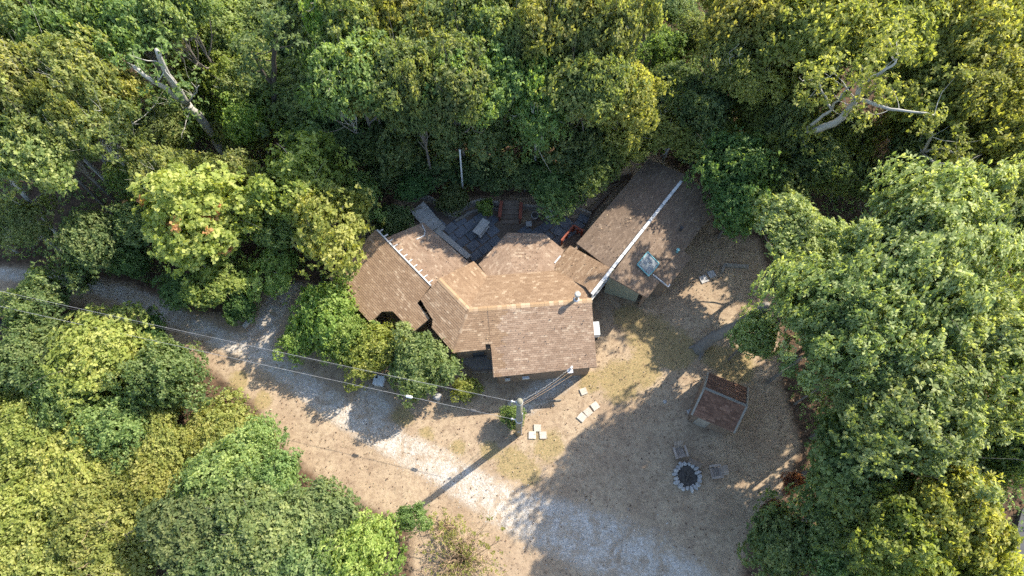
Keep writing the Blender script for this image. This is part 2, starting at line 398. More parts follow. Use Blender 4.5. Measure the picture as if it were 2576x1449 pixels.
# ------------------------------------------------------------------ foliage meshes (leaf by leaf)
def leaf_mesh(name, pos, out, leaf_len, per, tint, red=None, width=0.55, flat=0.6, seed=1, droop=0.25):
    """pos: spray tips, out: outward unit vectors; every spray carries `per` leaves"""
    r = np.random.default_rng(seed); n = len(pos)
    pp = np.repeat(pos, per, 0); oo = np.repeat(out, per, 0); k = len(pp)
    rnd = r.normal(size=(k, 3)); rnd /= np.linalg.norm(rnd, axis=1)[:, None]
    rnd -= oo*(0.75*np.sum(rnd*oo, 1))[:, None]; rnd /= np.linalg.norm(rnd, axis=1)[:, None]+1e-9
    axv = rnd*1.0+oo*0.42; axv[:, 2] -= droop*0.5; axv /= np.linalg.norm(axv, axis=1)[:, None]+1e-9
    nrm = oo*0.45+r.normal(size=(k, 3))*0.38; nrm[:, 2] += flat
    nrm -= axv*np.sum(nrm*axv, 1)[:, None]; nrm /= np.linalg.norm(nrm, axis=1)[:, None]+1e-9
    side = np.cross(axv, nrm)
    ln = leaf_len*r.uniform(0.65, 1.25, k); wd = ln*width*r.uniform(0.8, 1.2, k)
    base = pp+axv*0.03+r.normal(size=(k, 3))*leaf_len*0.16
    p0 = base; p2 = base+axv*ln[:, None]-nrm*(ln*0.12)[:, None]
    mid = base+axv*(ln*0.55)[:, None]+nrm*(wd*0.14)[:, None]
    p1 = mid+side*(wd*0.5)[:, None]; p3 = mid-side*(wd*0.5)[:, None]
    V = np.stack([p0, p1, p2, p3], 1).reshape(-1, 3)
    F = np.arange(4*k, dtype=np.int32)
    me = bpy.data.meshes.new(name)
    me.vertices.add(4*k); me.vertices.foreach_set("co", V.astype(np.float32).ravel())
    me.loops.add(4*k); me.loops.foreach_set("vertex_index", F)
    me.polygons.add(k); me.polygons.foreach_set("loop_start", np.arange(0, 4*k, 4, dtype=np.int32))
    tl = np.clip(np.repeat(tint, per)+r.normal(size=k)*0.14, 0, 1)
    a_ = me.attributes.new("tint", 'FLOAT', 'POINT'); a_.data.foreach_set("value", np.repeat(tl, 4).astype(np.float32))
    rd = np.zeros(k) if red is None else np.repeat(red, per)*r.uniform(0.5, 1, k)
    a_ = me.attributes.new("red", 'FLOAT', 'POINT'); a_.data.foreach_set("value", np.repeat(rd, 4).astype(np.float32))
    me.materials.append(L['green'])
    me.update(calc_edges=True)
    return me

def make_crown(name, seed, R=3.5, RZ=3.2, zc=8.0, lobes=46, sprays=2400, per=10, leaf=0.24, lobe_r=(0.24, 0.40), low=-0.45, inner=0.25, redlobes=0, width=0.55, flat=0.6, gap=0.0, fill=0.3):
    r = np.random.default_rng(seed)
    i = np.arange(lobes)+0.5
    cz = low+(1-low)*i/lobes; ph = i*2.39996+r.uniform(-0.35, 0.35, lobes); cz = np.clip(cz+r.normal(size=lobes)*0.08, -0.7, 1)
    s = np.sqrt(np.maximum(0, 1-cz*cz)); dirs = np.stack([s*np.cos(ph), s*np.sin(ph), cz], 1)
    # uneven outline: low-frequency bulges
    bul = 1+0.24*np.sin(2*ph+r.uniform(0, 6))+0.20*np.sin(3*ph+r.uniform(0, 6))*s
    rad = r.uniform(0.42, 0.88, lobes)*bul
    ins = r.random(lobes) < inner; rad[ins] *= 0.6
    C = dirs*rad[:, None]*np.array([R, R, RZ])
    lr = r.uniform(*lobe_r, lobes)*R
    lt = r.normal(size=lobes)*0.2
    wgt = lr**2; wgt /= wgt.sum()
    if gap: wgt = wgt*(r.random(lobes) > gap); wgt /= wgt.sum()
    idx = r.choice(lobes, sprays, p=wgt)
    d = r.normal(size=(sprays, 3)); d /= np.linalg.norm(d, axis=1)[:, None]
    d = d+0.55*dirs[idx]; d[:, 2] += 0.35; d /= np.linalg.norm(d, axis=1)[:, None]
    rr = lr[idx]*r.uniform(0.45, 1.0, sprays)**0.5*r.uniform(0.85, 1.15, sprays)
    stray = r.random(sprays) < 0.10; rr = np.where(stray, rr*r.uniform(1.15, 1.6, sprays), rr)
    pos = C[idx]+d*rr[:, None]*np.array([1, 1, 0.8]); pos[:, 2] += zc
    fillm = r.random(sprays) < fill; nf = int(fillm.sum())
    dd = r.normal(size=(nf, 3)); dd[:, 2] = np.abs(dd[:, 2])*1.1-0.25; dd /= np.linalg.norm(dd, axis=1)[:, None]
    az = np.arctan2(dd[:, 1], dd[:, 0]); bb_ = 1+0.22*np.sin(3*az+seed)+0.14*np.sin(5*az+2*seed)
    pos[fillm] = dd*np.array([R, R, RZ])*(bb_*r.uniform(0.55, 0.98, nf))[:, None]+np.array([0, 0, zc]); d[fillm] = dd
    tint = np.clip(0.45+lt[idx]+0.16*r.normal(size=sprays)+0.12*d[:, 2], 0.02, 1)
    red = None
    if redlobes:
        red = np.zeros(sprays); cand = np.where(d[:, 2] > 0.1)[0]
        for q in r.choice(cand, redlobes, replace=False):
            red[(np.linalg.norm(pos-pos[q], axis=1) < 0.42) & (r.random(sprays) < 0.8)] = 1
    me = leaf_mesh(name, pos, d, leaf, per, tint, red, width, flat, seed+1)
    return me, C+np.array([0, 0, zc]), lr

def limb_path(r, a, b, sag=0.12, n=5):
    a = np.array(a, float); b = np.array(b, float); ln = np.linalg.norm(b-a)
    pts = []
    off = r.normal(size=3)*ln*sag*0.5
    for k in range(n+1):
        t = k/n; w = math.sin(math.pi*t)
        p = a+(b-a)*t+off*w+r.normal(size=3)*ln*0.018*(0 < k < n)
        p[2] += w*ln*sag*-0.6
        pts.append(Vector(p))
    return pts
def make_trunk(name, seed, C, zc, R, r0=0.24, nl=11, lean=(0, 0), mat='bark', nb=7, twigs=10, start=0.45):
    r = np.random.default_rng(seed+50); mb = MB()
    top = Vector((lean[0], lean[1], zc+0.2*R)); n = 7; spine = []
    for k in range(n+1):
        t = k/n; spine.append(Vector((top.x*t+0.12*math.sin(3*t+seed), top.y*t+0.12*math.cos(2.3*t+seed), top.z*t-0.25*(k == 0))))
    mb.tube(spine, [r0*(1.25 if k == 0 else 1.0)*(1-0.78*k/n) for k in range(n+1)], nb)
    pick = r.choice(len(C), min(nl, len(C)), replace=False)
    for j in pick:
        t = r.uniform(start, 0.95); q = t*n; k = int(q); p = spine[k].lerp(spine[min(k+1, n)], q-k)
        ra = r0*(1-0.78*t)*0.62
        path = limb_path(r, p, C[j]); mb.tube(path, [ra*(1-0.85*k2/5) for k2 in range(6)], 5, cap=False)
        for q in range(2):
            s0 = path[r.integers(2, 5)]; e0 = Vector(C[j])+Vector(r.normal(size=3)*0.28*R)
            mb.tube(limb_path(r, s0, e0, 0.1, 3), [ra*0.4, ra*0.3, ra*0.2, ra*0.08], 4, cap=False)
    for q in range(twigs):
        j = r.integers(len(C)); s0 = Vector(C[j]); dirv = Vector(C[j])-Vector((0, 0, zc)); dirv.z += R*0.3
        e0 = s0+dirv.normalized()*R*r.uniform(0.10, 0.22)+Vector(r.normal(size=3)*0.12*R)
        mb.tube(limb_path(r, s0, e0, 0.1, 3), [0.03, 0.025, 0.018, 0.008], 4, cap=False)
    return mb.mesh(name, M[mat])

TREES = {}
def variant(key, crown_kw, trunk_kw):
    me, C, lr = make_crown('crown_'+key, **crown_kw)
    tm = make_trunk('trunk_'+key, crown_kw['seed'], C, crown_kw['zc'], crown_kw['R'], **trunk_kw)
    TREES[key] = (me, tm, crown_kw['R'], crown_kw['zc'])
for k in range(5):
    variant(f'a{k}', dict(seed=11+k, R=3.5, RZ=1.55, zc=8.5, low=-0.25, lobes=72+3*k, sprays=2300, per=8, leaf=0.29, lobe_r=(0.13, 0.28), fill=0.4), dict(r0=0.22))
for k in range(3):      # looser crowns with limbs showing
    variant(f'o{k}', dict(seed=31+k, R=3.6, RZ=1.7, zc=8.5, low=-0.25, lobes=60, sprays=1350, per=8, leaf=0.29, lobe_r=(0.13, 0.28), gap=0.25, inner=0.15), dict(r0=0.25, nl=20, mat='bark_pale', twigs=26))
for k in range(3):      # small trees
    variant(f's{k}', dict(seed=51+k, R=2.3, RZ=1.7, zc=3.4, fill=0.35, lobes=48, sprays=1750, per=9, leaf=0.185, lobe_r=(0.18, 0.34)), dict(r0=0.10, twigs=6, start=0.25))
for k in range(3):      # shrubs
    variant(f'b{k}', dict(seed=71+k, R=1.7, RZ=0.95, zc=1.1, fill=0.4, lobes=40, sprays=1600, per=9, leaf=0.135, low=-0.25), dict(r0=0.05, twigs=6, start=0.1))
variant('c0', dict(seed=91, R=2.0, RZ=1.7, zc=2.0, lobes=44, sprays=1500, per=11, leaf=0.2, width=0.36, low=-0.3, lobe_r=(0.18,0.3)), dict(r0=0.07, start=0.15))
variant('oak0', dict(seed=101, R=6.0, RZ=2.9, zc=12.8, low=-0.3, gap=0.25, fill=0.35, lobes=210, sprays=5400, per=9, leaf=0.31, flat=0.8, lobe_r=(0.075, 0.14), inner=0.2, width=0.5), dict(r0=0.2, nl=26, mat='bark', twigs=14))
variant('oak1', dict(seed=103, R=6.0, RZ=2.9, zc=12.8, low=-0.3, gap=0.25, fill=0.35, lobes=190, sprays=5400, per=9, leaf=0.31, flat=0.8, lobe_r=(0.075, 0.14), inner=0.2, width=0.5), dict(r0=0.2, nl=26, mat='bark', twigs=14))
for k in range(2):
    variant(f't{k}', dict(seed=61+k, R=2.3, RZ=1.7, zc=3.4, lobes=34, sprays=950, per=9, leaf=0.21, lobe_r=(0.18, 0.32), gap=0.22, fill=0.2), dict(r0=0.10, twigs=6, start=0.25))
variant('p0', dict(seed=95, R=3.6, RZ=2.2, zc=8.5, lobes=30, sprays=520, per=8, leaf=0.34, lobe_r=(0.2, 0.34), gap=0.3), dict(r0=0.12, nl=10, twigs=0))  # sparse crown for the added oaks that cast dappled shade
variant('maple', dict(seed=111, R=3.1, RZ=4.2, zc=6.0, lobes=60, sprays=2300, per=10, leaf=0.27, lobe_r=(0.2, 0.32), redlobes=12, width=0.8, low=-0.7), dict(r0=0.16, start=0.2))

# ------------------------------------------------------------------ the house
class Plane:
    def __init__(s, a, b, c):
        s.o = Vector(a); n = (Vector(b)-s.o).cross(Vector(c)-s.o).normalized()
        s.n = n if n.z > 0 else -n
        s.e = Vector((-s.n.y, s.n.x, 0)).normalized()      # along the eave
        s.s = s.n.cross(s.e).normalized()
        if s.s.z < 0: s.s = -s.s
    def at(s, x, y):                                        # image pixel projected onto this slope
        d = ray(x, y); c0 = Vector((0, 0, CAM_H)); k = (s.o-c0).dot(s.n)/d.dot(s.n); return c0+d*k
    def z(s, x, y): return s.o.z-((x-s.o.x)*s.n.x+(y-s.o.y)*s.n.y)/s.n.z
    def ab(s, p): q = Vector(p)-s.o; return (q.dot(s.e), q.dot(s.s))
    def pt(s, a, b, h=0.0): return s.o+s.e*a+s.s*b+s.n*h
    def up(s, h):
        q = Plane.__new__(Plane); q.o = s.o+Vector((0, 0, h)); q.n, q.e, q.s = s.n, s.e, s.s; return q
def clip_convex(sub, clip):
    out = list(sub)
    for i in range(len(clip)):
        a, b = clip[i], clip[(i+1) % len(clip)]; inp, out = out, []
        if not inp: break
        side = lambda p: (b[0]-a[0])*(p[1]-a[1])-(b[1]-a[1])*(p[0]-a[0])
        for k in range(len(inp)):
            p, q = inp[k], inp[(k+1) % len(inp)]; sp, sq = side(p), side(q)
            if sp >= 0: out.append(p)
            if (sp >= 0) != (sq >= 0):
                t = sp/(sp-sq); out.append((p[0]+(q[0]-p[0])*t, p[1]+(q[1]-p[1])*t))
    return out

TABW, EXPO = 0.23, 0.135
SINGLE_MESHES = {}
def single_mesh(m, q):                                      # shared mesh of one whole tab
    key = (m.name, q)
    if key not in SINGLE_MESHES:
        mb = MB(); w, h = TABW-0.008, EXPO+0.02
        mb.hexa([(0,0,0),(w,0,0),(w,h,0),(0,h,0),(0,0,0.02),(w,0,0.02),(w,h,0.007),(0,h,0.007)], q/8+0.06)
        SINGLE_MESHES[key] = mb.mesh('shingle', m)
    return SINGLE_MESHES[key]
def roof_slope(parent, pl, polys, mat_of, seed, th=0.14, singles=0, deck='wood_dark', name='roof_slope'):
    """one slope: deck slab + overlapping tabs; polys are convex pieces of points on the plane"""
    r = random.Random(seed); mb = MB()
    for P_ in polys: mb.slab(ccw(P_), th)
    slope = mb.build(name, M[deck], parent)
    bins = {}; count = 0
    ab_all = [ccw([pl.ab(p) for p in P_]) for P_ in polys]
    bmin = min(b for P_ in ab_all for _, b in P_); bmax = max(b for P_ in ab_all for _, b in P_)
    amin = min(a for P_ in ab_all for a, _ in P_); amax = max(a for P_ in ab_all for a, _ in P_)
    nc = int((bmax-bmin)/EXPO)+2
    M4 = [pl.e.x, pl.s.x, pl.n.x, pl.e.y, pl.s.y, pl.n.y, pl.e.z, pl.s.z, pl.n.z]
    from mathutils import Matrix
    R3 = Matrix(((M4[0], M4[1], M4[2]), (M4[3], M4[4], M4[5]), (M4[6], M4[7], M4[8])))
    if R3.determinant() < 0: R3 = None
    for j in range(nc):
        b0 = bmin+j*EXPO-0.02; off = (j % 2)*TABW*0.5+r.uniform(-0.015, 0.015)
        run = r.random()
        for i in range(int((amax-amin)/TABW)+2):
            a0 = amin-TABW+i*TABW+off
            if r.random() < 0.8: run = r.random()
            t_ = run*0.8 if run < 0.9 else 0.78+r.random()*0.2
            rect = [(a0, b0), (a0+TABW-0.008, b0), (a0+TABW-0.008, b0+EXPO+0.02), (a0, b0+EXPO+0.02)]
            for P_ in ab_all:
                c = clip_convex(rect, P_)
                if len(c) < 3: continue
                ar = abs(sum(c[k][0]*c[(k+1) % len(c)][1]-c[(k+1) % len(c)][0]*c[k][1] for k in range(len(c))))/2
                if ar < 0.0015: continue
                whole = ar > 0.97*(TABW-0.008)*(EXPO+0.02)
                m = mat_of(pl.pt(a0+TABW/2, b0+EXPO/2)); lift = r.uniform(0.0, 0.007)
                if whole and count < singles and R3 is not None:
                    o_ = bpy.data.objects.new('shingle', single_mesh(m, int(t_*7.99)))
                    w_ = pl.pt(a0, b0, 0.001+lift); o_.matrix_world = Matrix.Translation(w_) @ R3.to_4x4()
                    link(o_, slope); count += 1; continue
                q = bins.setdefault(m.name, (MB(), m))[0]
                n = len(c); base = len(q.v)
                hh = [0.02-0.013*(p[1]-b0)/(EXPO+0.02)+lift for p in c]
                q.v += [tuple(pl.pt(p[0], p[1], h)) for p, h in zip(c, hh)]+[tuple(pl.pt(p[0], p[1], 0.0)) for p in c]; q.t += [t_]*(2*n)
                q.f.append(tuple(base+k for k in range(n)))
                for k in range(n): k2 = (k+1) % n; q.f.append((base+k2, base+k, base+n+k, base+n+k2))
    for q, m in bins.values():
        q.build('shingles', m, slope, kind='stuff')
    return slope
def cap_row(parent, a, b, pa, pb, m, piece=0.30, half=0.17):
    """bent cap pieces along a ridge or hip between two slopes"""
    a, b = Vector(a), Vector(b); d = (b-a); n = max(1, int(d.length/piece)); u = d.normalized()
    meshes = []
    for q in range(5):
        mb = MB(); sa = sb = None
        def down(pl):
            w = u.cross(pl.n).normalized(); 
            return w if (w.z < 0 or abs(w.z) < 1e-3) else -w
        wa, wb = down(pa), down(pb)
        if abs(wa.z) < 0.02 and abs(wb.z) < 0.02 and wa.dot(wb) > 0: wb = -wb
        L_ = piece+0.05; o0 = Vector((0, 0, 0.03))
        for w in (wa, wb):
            P_ = [o0, o0+u*L_-Vector((0,0,0.008)), o0+u*L_+w*half-Vector((0,0,0.008)), o0+w*half]
            P_ = [p+Vector((0, 0, 0.0)) for p in P_]
            mb.slab(P_, 0.02, 0.1+0.2*q); 
        meshes.append(mb.mesh('cap_shingle', m))
    for k in range(n):
        o_ = bpy.data.objects.new('cap_shingle', random.choice(meshes)); o_.location = a+d*(k/n)+Vector((0, 0, random.uniform(0, 0.006)))
        link(o_, parent)

HOUSE = empty('house', G(1340, 820))
tag(HOUSE, 'rambling brown shingled house with angled wings in the middle of the clearing', 'house')
HOUSE.location = (0, 0, 0)
ZR = 4.0
RW = G(1179, 779, ZR); RE = G(1488, 755, ZR); CR = G(1104, 702, ZR)
pS = Plane(RW, RE, G(1241, 949, 2.8))
hipB = pS.at(1141, 887)
pCo = Plane(RW, CR, hipB)
pN = Plane(RW, RE, G(1394, 681, 3.1))
V0 = pN.at(1226.5, 694.6)
pCi = Plane(RW, CR, V0)
new, worn, old = M['sh_new'], M['sh_worn'], M['sh_old']
xb = pS.at(1262, 850).x
mS = lambda p: new if p.x < xb+0.25*math.sin(p.y*4.1)+0.2*math.sin(p.y*9.7) else worn
K1, K2 = pS.at(1213, 776.5), pS.at(1224, 775.5)
sS = roof_slope(HOUSE, pS, [[RW, hipB, pS.at(1222, 879), pS.at(1221, 866), K1], [K1, pS.at(1221, 866), pS.at(1234, 866), K2],
          [K2, pS.at(1234, 866), pS.at(1241, 949), pS.at(1501.5, 922.8), RE]], mS, 1, singles=300)
sN = roof_slope(HOUSE, pN, [[RW, V0, pN.at(1394, 681), pN.at(1473, 721), RE]], lambda p: new, 2)
sCi = roof_slope(HOUSE, pCi, [[RW, CR, pCi.at(1191.6, 657.5), V0]], lambda p: new, 3)
sCo = roof_slope(HOUSE, pCo, [[CR, RW, hipB, pCo.at(1086, 824)], [CR, pCo.at(1089, 805), pCo.at(1058, 753)]], lambda p: new, 4)
cap_row(sS, RW, RE, pS, pN, M['sh_cap'])
cap_row(sCo, CR, RW, pCo, pCi, M['sh_cap'])
cap_row(sS, RW, hipB, pS, pCo, M['sh_new'], half=0.10)
# far left wing: one long slope with an open white fascia, and the low roof behind it
ZA = 3.55
pA = Plane(G(955, 588, ZA), G(1083, 720, ZA), G(828, 700, 2.6))
A = lambda x, y: pA.at(x, y)
sA = roof_slope(HOUSE, pA, [[A(945,578), A(1040,676), A(960,784), A(932,812), A(828,700)], [A(1040,676), A(1062,698), A(988,783), A(960,784)],
          [A(1062,698), A(1083,720), A(1058,753), A(1050,762), A(988,783)], [A(988,783), A(1050,762), A(1081,801), A(1039,836)]], lambda p: new, 5)
pB = Plane(G(955, 588, 3.2), G(1083, 720, 3.2), G(1065, 560, 2.75))
Bp = lambda x, y: pB.at(x, y)
sB = roof_slope(HOUSE, pB, [[Bp(968,600), Bp(1065,560), Bp(1187,667), Bp(1092,722), Bp(1078,722)]], lambda p: worn, 6)
a0, a1 = A(947, 580), A(1083, 720); dA = (a1-a0).normalized(); outA = Vector((-dA.y, dA.x, 0))
if outA.y < 0: outA = -outA
fm = MB(); fm.bar(a0+outA*0.05+Vector((0,0,-0.03)), a1+outA*0.05+Vector((0,0,-0.03)), 0.09, 0.2); fm.build('white_fascia', M['white'], HOUSE)
wallm = MB()
for k in range(11):
    q = a0+dA*((a1-a0).length*(0.03+k*0.092)); mb = MB()
    mb.bar(q+outA*0.1+Vector((0,0,-0.06)), q+outA*0.40+Vector((0,0,-0.13)), 0.06, 0.10); mb.build('rafter_tail', M['white'], HOUSE)
# right wing
pGW = Plane(G(1727,441,4.0), G(1488,742,4.0), G(1464,597,2.7))
pGE = Plane(G(1727,441,3.92), G(1533,692,3.92), G(1724,629,2.6))
gw, ge = pGW.at, pGE.at
sGW = roof_slope(HOUSE, pGW, [[gw(1727,441), gw(1631.6,399), gw(1464,597), gw(1450,612), gw(1535,677)]], lambda p: old, 7)
pF = pGW.up(0.09); fp = pF.at
sF = roof_slope(HOUSE, pF, [[fp(1538,676), fp(1434,618), fp(1384,676), fp(1394,683), fp(1473,722)], [fp(1538,676), fp(1473,722), fp(1489,743)]], lambda p: new, 8)
sGE = roof_slope(HOUSE, pGE, [[ge(1727,441), ge(1815,508), ge(1628,749), ge(1533,696)]], lambda p: old, 9)
pGX = pGE.up(0.03); gx = pGX.at
sGX = roof_slope(HOUSE, pGX, [[gx(1703,618), gx(1739,648), gx(1681,722), gx(1642,691)]], lambda p: old, 10)
r0, r1 = G(1714, 456, 4.12), G(1488, 741, 4.14)
mb = MB(); n_ = 9
mb2 = None
for k in range(n_):
    mb = MB(); s_ = r0.lerp(r1, k/n_); e_2 = r0.lerp(r1, (k+1)/n_-0.004); mb.bar(s_, e_2, 0.20, 0.05, tint=random.uniform(0.35, 0.65)); mb.build('ridge_flashing', M['white'], HOUSE)
dG = (r1-r0).normalized(); sG = Vector((dG.y, -dG.x, 0))
if sG.x < 0: sG = -sG
# clerestory below the white ridge end
mb = MB(); p0 = G(1536, 682, 3.95)+sG*0.05; p1 = r1+sG*0.05+Vector((0,0,-0.15))
mb.bar(p0+Vector((0,0,-0.12)), p1+Vector((0,0,-0.06)), 0.07, 0.24); mb.build('clerestory_fascia', M['white'], HOUSE)
mb = MB(); mb.bar(p0+Vector((0,0,-0.55))-sG*0.03, p1+Vector((0,0,-0.5))-sG*0.03, 0.06, 0.62); cw = mb.build('clerestory_window', M['glass'], HOUSE)
for k in range(5):
    q = p0.lerp(p1, k/4)+Vector((0,0,-0.52))+sG*0.02; mb = MB(); mb.box(q, (0.06,0.06,0.62), math.atan2(dG.y, dG.x)); mb.build('mullion', M['white'], cw)
mb = MB(); mb.bar(p0+Vector((0,0,-0.9)), p1+Vector((0,0,-0.86)), 0.12, 0.05); mb.build('sill', M['white'], cw)
# half-octagon sun room roof
ZO = 2.5
o1, o2, o3, o4 = G(1204,665,ZO), G(1276,586,ZO), G(1369,588,ZO), G(1419,630,ZO)
k1 = G(1291,690,2.98)
pHl = Plane(o1, o2, k1); pHc = Plane(o2, o3, k1); k2 = pHc.at(1350, 685); pHr = Plane(o3, o4, k2)
roof_slope(HOUSE, pHc, [[o2, o3, k2, k1]], lambda p: worn, 11)
roof_slope(HOUSE, pHl, [[o1, o2, k1, pHl.at(1228, 697)]], lambda p: worn, 12)
roof_slope(HOUSE, pHr, [[o3, o4, pHr.at(1392, 683), k2]], lambda p: worn, 13)

def wall(name, pts, m, base=0.0, th=0.16, parent=HOUSE):     # upright wall under a list of roof points
    pts = [Vector(p) for p in pts]
    for i in range(len(pts)-1):
        a_, b_ = pts[i], pts[i+1]; d = Vector((b_.x-a_.x, b_.y-a_.y, 0)).normalized(); s_ = Vector((-d.y, d.x, 0))*th/2
        mb = MB()
        mb.hexa([(a_.x-s_.x, a_.y-s_.y, base), (b_.x-s_.x, b_.y-s_.y, base), (b_.x+s_.x, b_.y+s_.y, base), (a_.x+s_.x, a_.y+s_.y, base),
                 a_-s_, b_-s_, b_+s_, a_+s_])
        mb.build(name, m, parent)
def under(pl, x, y, inset=(0, 0), h=0.17):
    p = pl.at(x, y); qx, qy = p.x+inset[0], p.y+inset[1]; return Vector((qx, qy, pl.z(qx, qy)-h))
W_ = M['wall']
eS0, eS1 = under(pS,1241,949,(0.3,0.35)), under(pS,1501.5,922.8,(-0.35,0.35))
rE = under(pS,1488,756,(-0.35,0.0)); nE = under(pN,1473,721,(-0.1,-0.25))
wall('wall', [under(pS,1234,866,(0.25,0.2)), eS0, eS1, rE, nE], W_)
wall('wall', [under(pCo,1086,824,(0.25,0.35)), under(pS,1141,887,(0.15,0.5)), under(pS,1234,866,(0.2,0.3))], W_)
wall('wall', [under(pA,945,582,(0.2,-0.35)), under(pA,828,700,(0.45,0.05)), under(pA,932,808,(0.1,0.35))], W_)
wall('wall', [under(pA,960,784,(0.1,0.3)), under(pA,988,783,(0,0.3)), under(pA,1039,836,(0,0.35)), under(pA,1081,801,(-0.35,0.05))], W_)
wall('wall', [under(pB,975,605,(0.3,-0.2)), under(pB,1065,560,(-0.1,-0.3)), under(pB,1187,667,(-0.3,-0.1))], W_)
wall('wall', [under(pHl,1208,668,(0.3,-0.1)), o2+Vector((0.1,-0.3,-0.15)), o3+Vector((-0.1,-0.3,-0.15)), under(pHr,1419,630,(-0.3,-0.1))], W_)
wall('wall', [under(pF,1394,672,(0.3,0.0)), under(pF,1434,622,(0.3,-0.2)), under(pGW,1464,597,(0.3,-0.1)), under(pGW,1631.6,399,(0.1,-0.35)), under(pGW,1727,441,(-0.15,-0.3)), under(pGE,1815,508,(-0.35,-0.05)), under(pGE,1628,749,(-0.1,0.35))], W_)
wall('gable_wall', [under(pGE,1628,749,(-0.25,0.85)), under(pGE,1533,696,(0.15,0.6))], M['wall_green'])
wall('wall', [under(pGX,1739,648,(-0.35,0)), under(pGX,1681,722,(-0.1,0.3)), under(pGX,1642,691,(0,0.1))], W_)
# front wall fittings seen below the eave
mb = MB(); q = (eS0+eS1)/2; fr = eS0.lerp(eS1, 0.30); mb.box((fr.x, fr.y-0.30, 1.75), (0.45, 0.14, 0.25), 0.09); mb.build('wall_lamp', M['white'], HOUSE)
mb = MB(); fr = eS0.lerp(eS1, 0.1); mb.box((fr.x, fr.y-0.22, 1.5), (0.35, 0.12, 0.3), 0.09); mb.build('meter_box', M['concrete'], HOUSE)
mb = MB(); mb.bar(eS0.lerp(eS1,0.12)+Vector((0,-0.13,-0.3)), eS0.lerp(eS1,0.8)+Vector((0,-0.13,-0.3)), 0.06, 0.2); mb.build('trim_board', M['wood_tan'], HOUSE)
# porch floor under the short eave
dk = [G(1150,905,0.5), G(1190,934,0.5), G(1246,932,0.5), G(1246,868,0.5), G(1150,868,0.5)]
mb = MB(); mb.slab(ccw(dk), 0.5); pd = mb.build('porch_floor', M['porch'], HOUSE)
mb = MB(); mb.bar(dk[0]+Vector((0,0,0.03)), dk[1]+Vector((0,0,0.03)), 0.12, 0.06); mb.build('edge_board', M['wood_dark'], pd)
mb = MB(); mb.bar(dk[1]+Vector((0,0,0.03)), dk[2]+Vector((0,0,0.03)), 0.12, 0.06); mb.build('edge_board', M['wood_dark'], pd)
mb = MB(); ps_ = pS.at(1228, 873); mb.box((ps_.x, ps_.y+0.15, (ps_.z-0.3)/2), (0.26, 0.26, ps_.z-0.3), 0.08); mb.build('porch_post', M['wood_dark'], HOUSE)
# skylight
sk = [ge(1627,634), ge(1656,664), ge(1630,695), ge(1601,666)]
mb = MB(); pu = pGE.n*0.10
mb.slab(ccw([p+pu for p in sk]), 0.12); so = mb.build('skylight', M['glass'], HOUSE)
for k in range(4):
    mb = MB(); mb.bar(sk[k]+pu+pGE.n*0.01, sk[(k+1) % 4]+pu+pGE.n*0.01, 0.07, 0.05, up=pGE.n); mb.build('skylight_frame', M['teal'], so)
# stove pipe with cap
cb = pN.at(1450, 754); pipe = empty('stove_pipe'); pipe.parent = HOUSE; pipe.location = cb
mb = MB(); mb.tube([(0,0,-0.1),(0,0,0.85)], 0.10, 14); mb.build('flue', M['wood_tan'], pipe, True)
mb = MB(); mb.tube([(0,0,-0.02),(0,0,0.12)], [0.24, 0.15], 16); mb.build('flashing_collar', M['metal'], pipe, True)
mb = MB(); mb.tube([(0,0,0.80),(0,0,0.86),(0,0,0.98),(0,0,1.02)], [0.16,0.20,0.20,0.15], 18); mb.build('flue_cap', M['concrete'], pipe)
mb = MB(); q = pGE.at(1703, 634); mb.tube([q, q+Vector((0,0,0.3)), q+Vector((0,0,0.38))], [0.09, 0.09, 0.12], 10); mb.build('vent_pipe', M['teal'], HOUSE)
mb = MB(); q = pGE.at(1712, 579); mb.tube([q, q+Vector((0,0,0.35)), q+Vector((0,0,0.42))], [0.08, 0.08, 0.13], 10); mb.build('vent_pipe', M['dark_metal'], HOUSE)
mb = MB(); q0, q1 = fp(1397,664)+Vector((-0.05,0.05,0)), fp(1412,646)+Vector((-0.05,0.05,0)); mb.bar(q0, q1, 0.1, 0.16); mb.build('drip_edge', M['white'], HOUSE)
mb = MB(); mb.tube([Bp(1062,567)+Vector((0,0,.06)), Bp(1070,583)+Vector((0,0,.06)), Bp(1068,593)+Vector((0,0,.06)), Bp(1048,603)+Vector((0,0,.06))], 0.03, 6); mb.build('hose', M['box'], HOUSE)
mb = MB(); mb.bar(gx(1642,691)+Vector((0,0,.03)), gx(1681,722)+Vector((0,0,.03)), 0.07, 0.09); mb.bar(gx(1681,722)+Vector((0,0,.03)), gx(1685,716)+Vector((0,0,.03)), 0.07, 0.09); mb.build('gutter', M['metal'], HOUSE)
# service mast on the front eave
mq = pS.at(1434, 932); mast = empty('service_mast'); mast.parent = HOUSE; mast.location = mq
mb = MB(); mb.tube([(0,0,-0.6),(0,0,0.75),(0.0,-0.05,0.9),(-0.03,-0.16,0.92)], [0.045,0.045,0.06,0.085], 8); mb.build('conduit', M['metal'], mast)
mb = MB(); mb.box((0,0.0,0.02), (0.36,0.36,0.05), 0.1); mb.build('mast_flashing', M['metal'], mast)
mb = MB(); mb.box((-0.12,-0.1,0.62), (0.2,0.08,0.1), 0.6); mb.box((0.06,0.02,0.72),(0.12,0.12,0.08)); mb.build('cable_clamp', M['white'], mast)

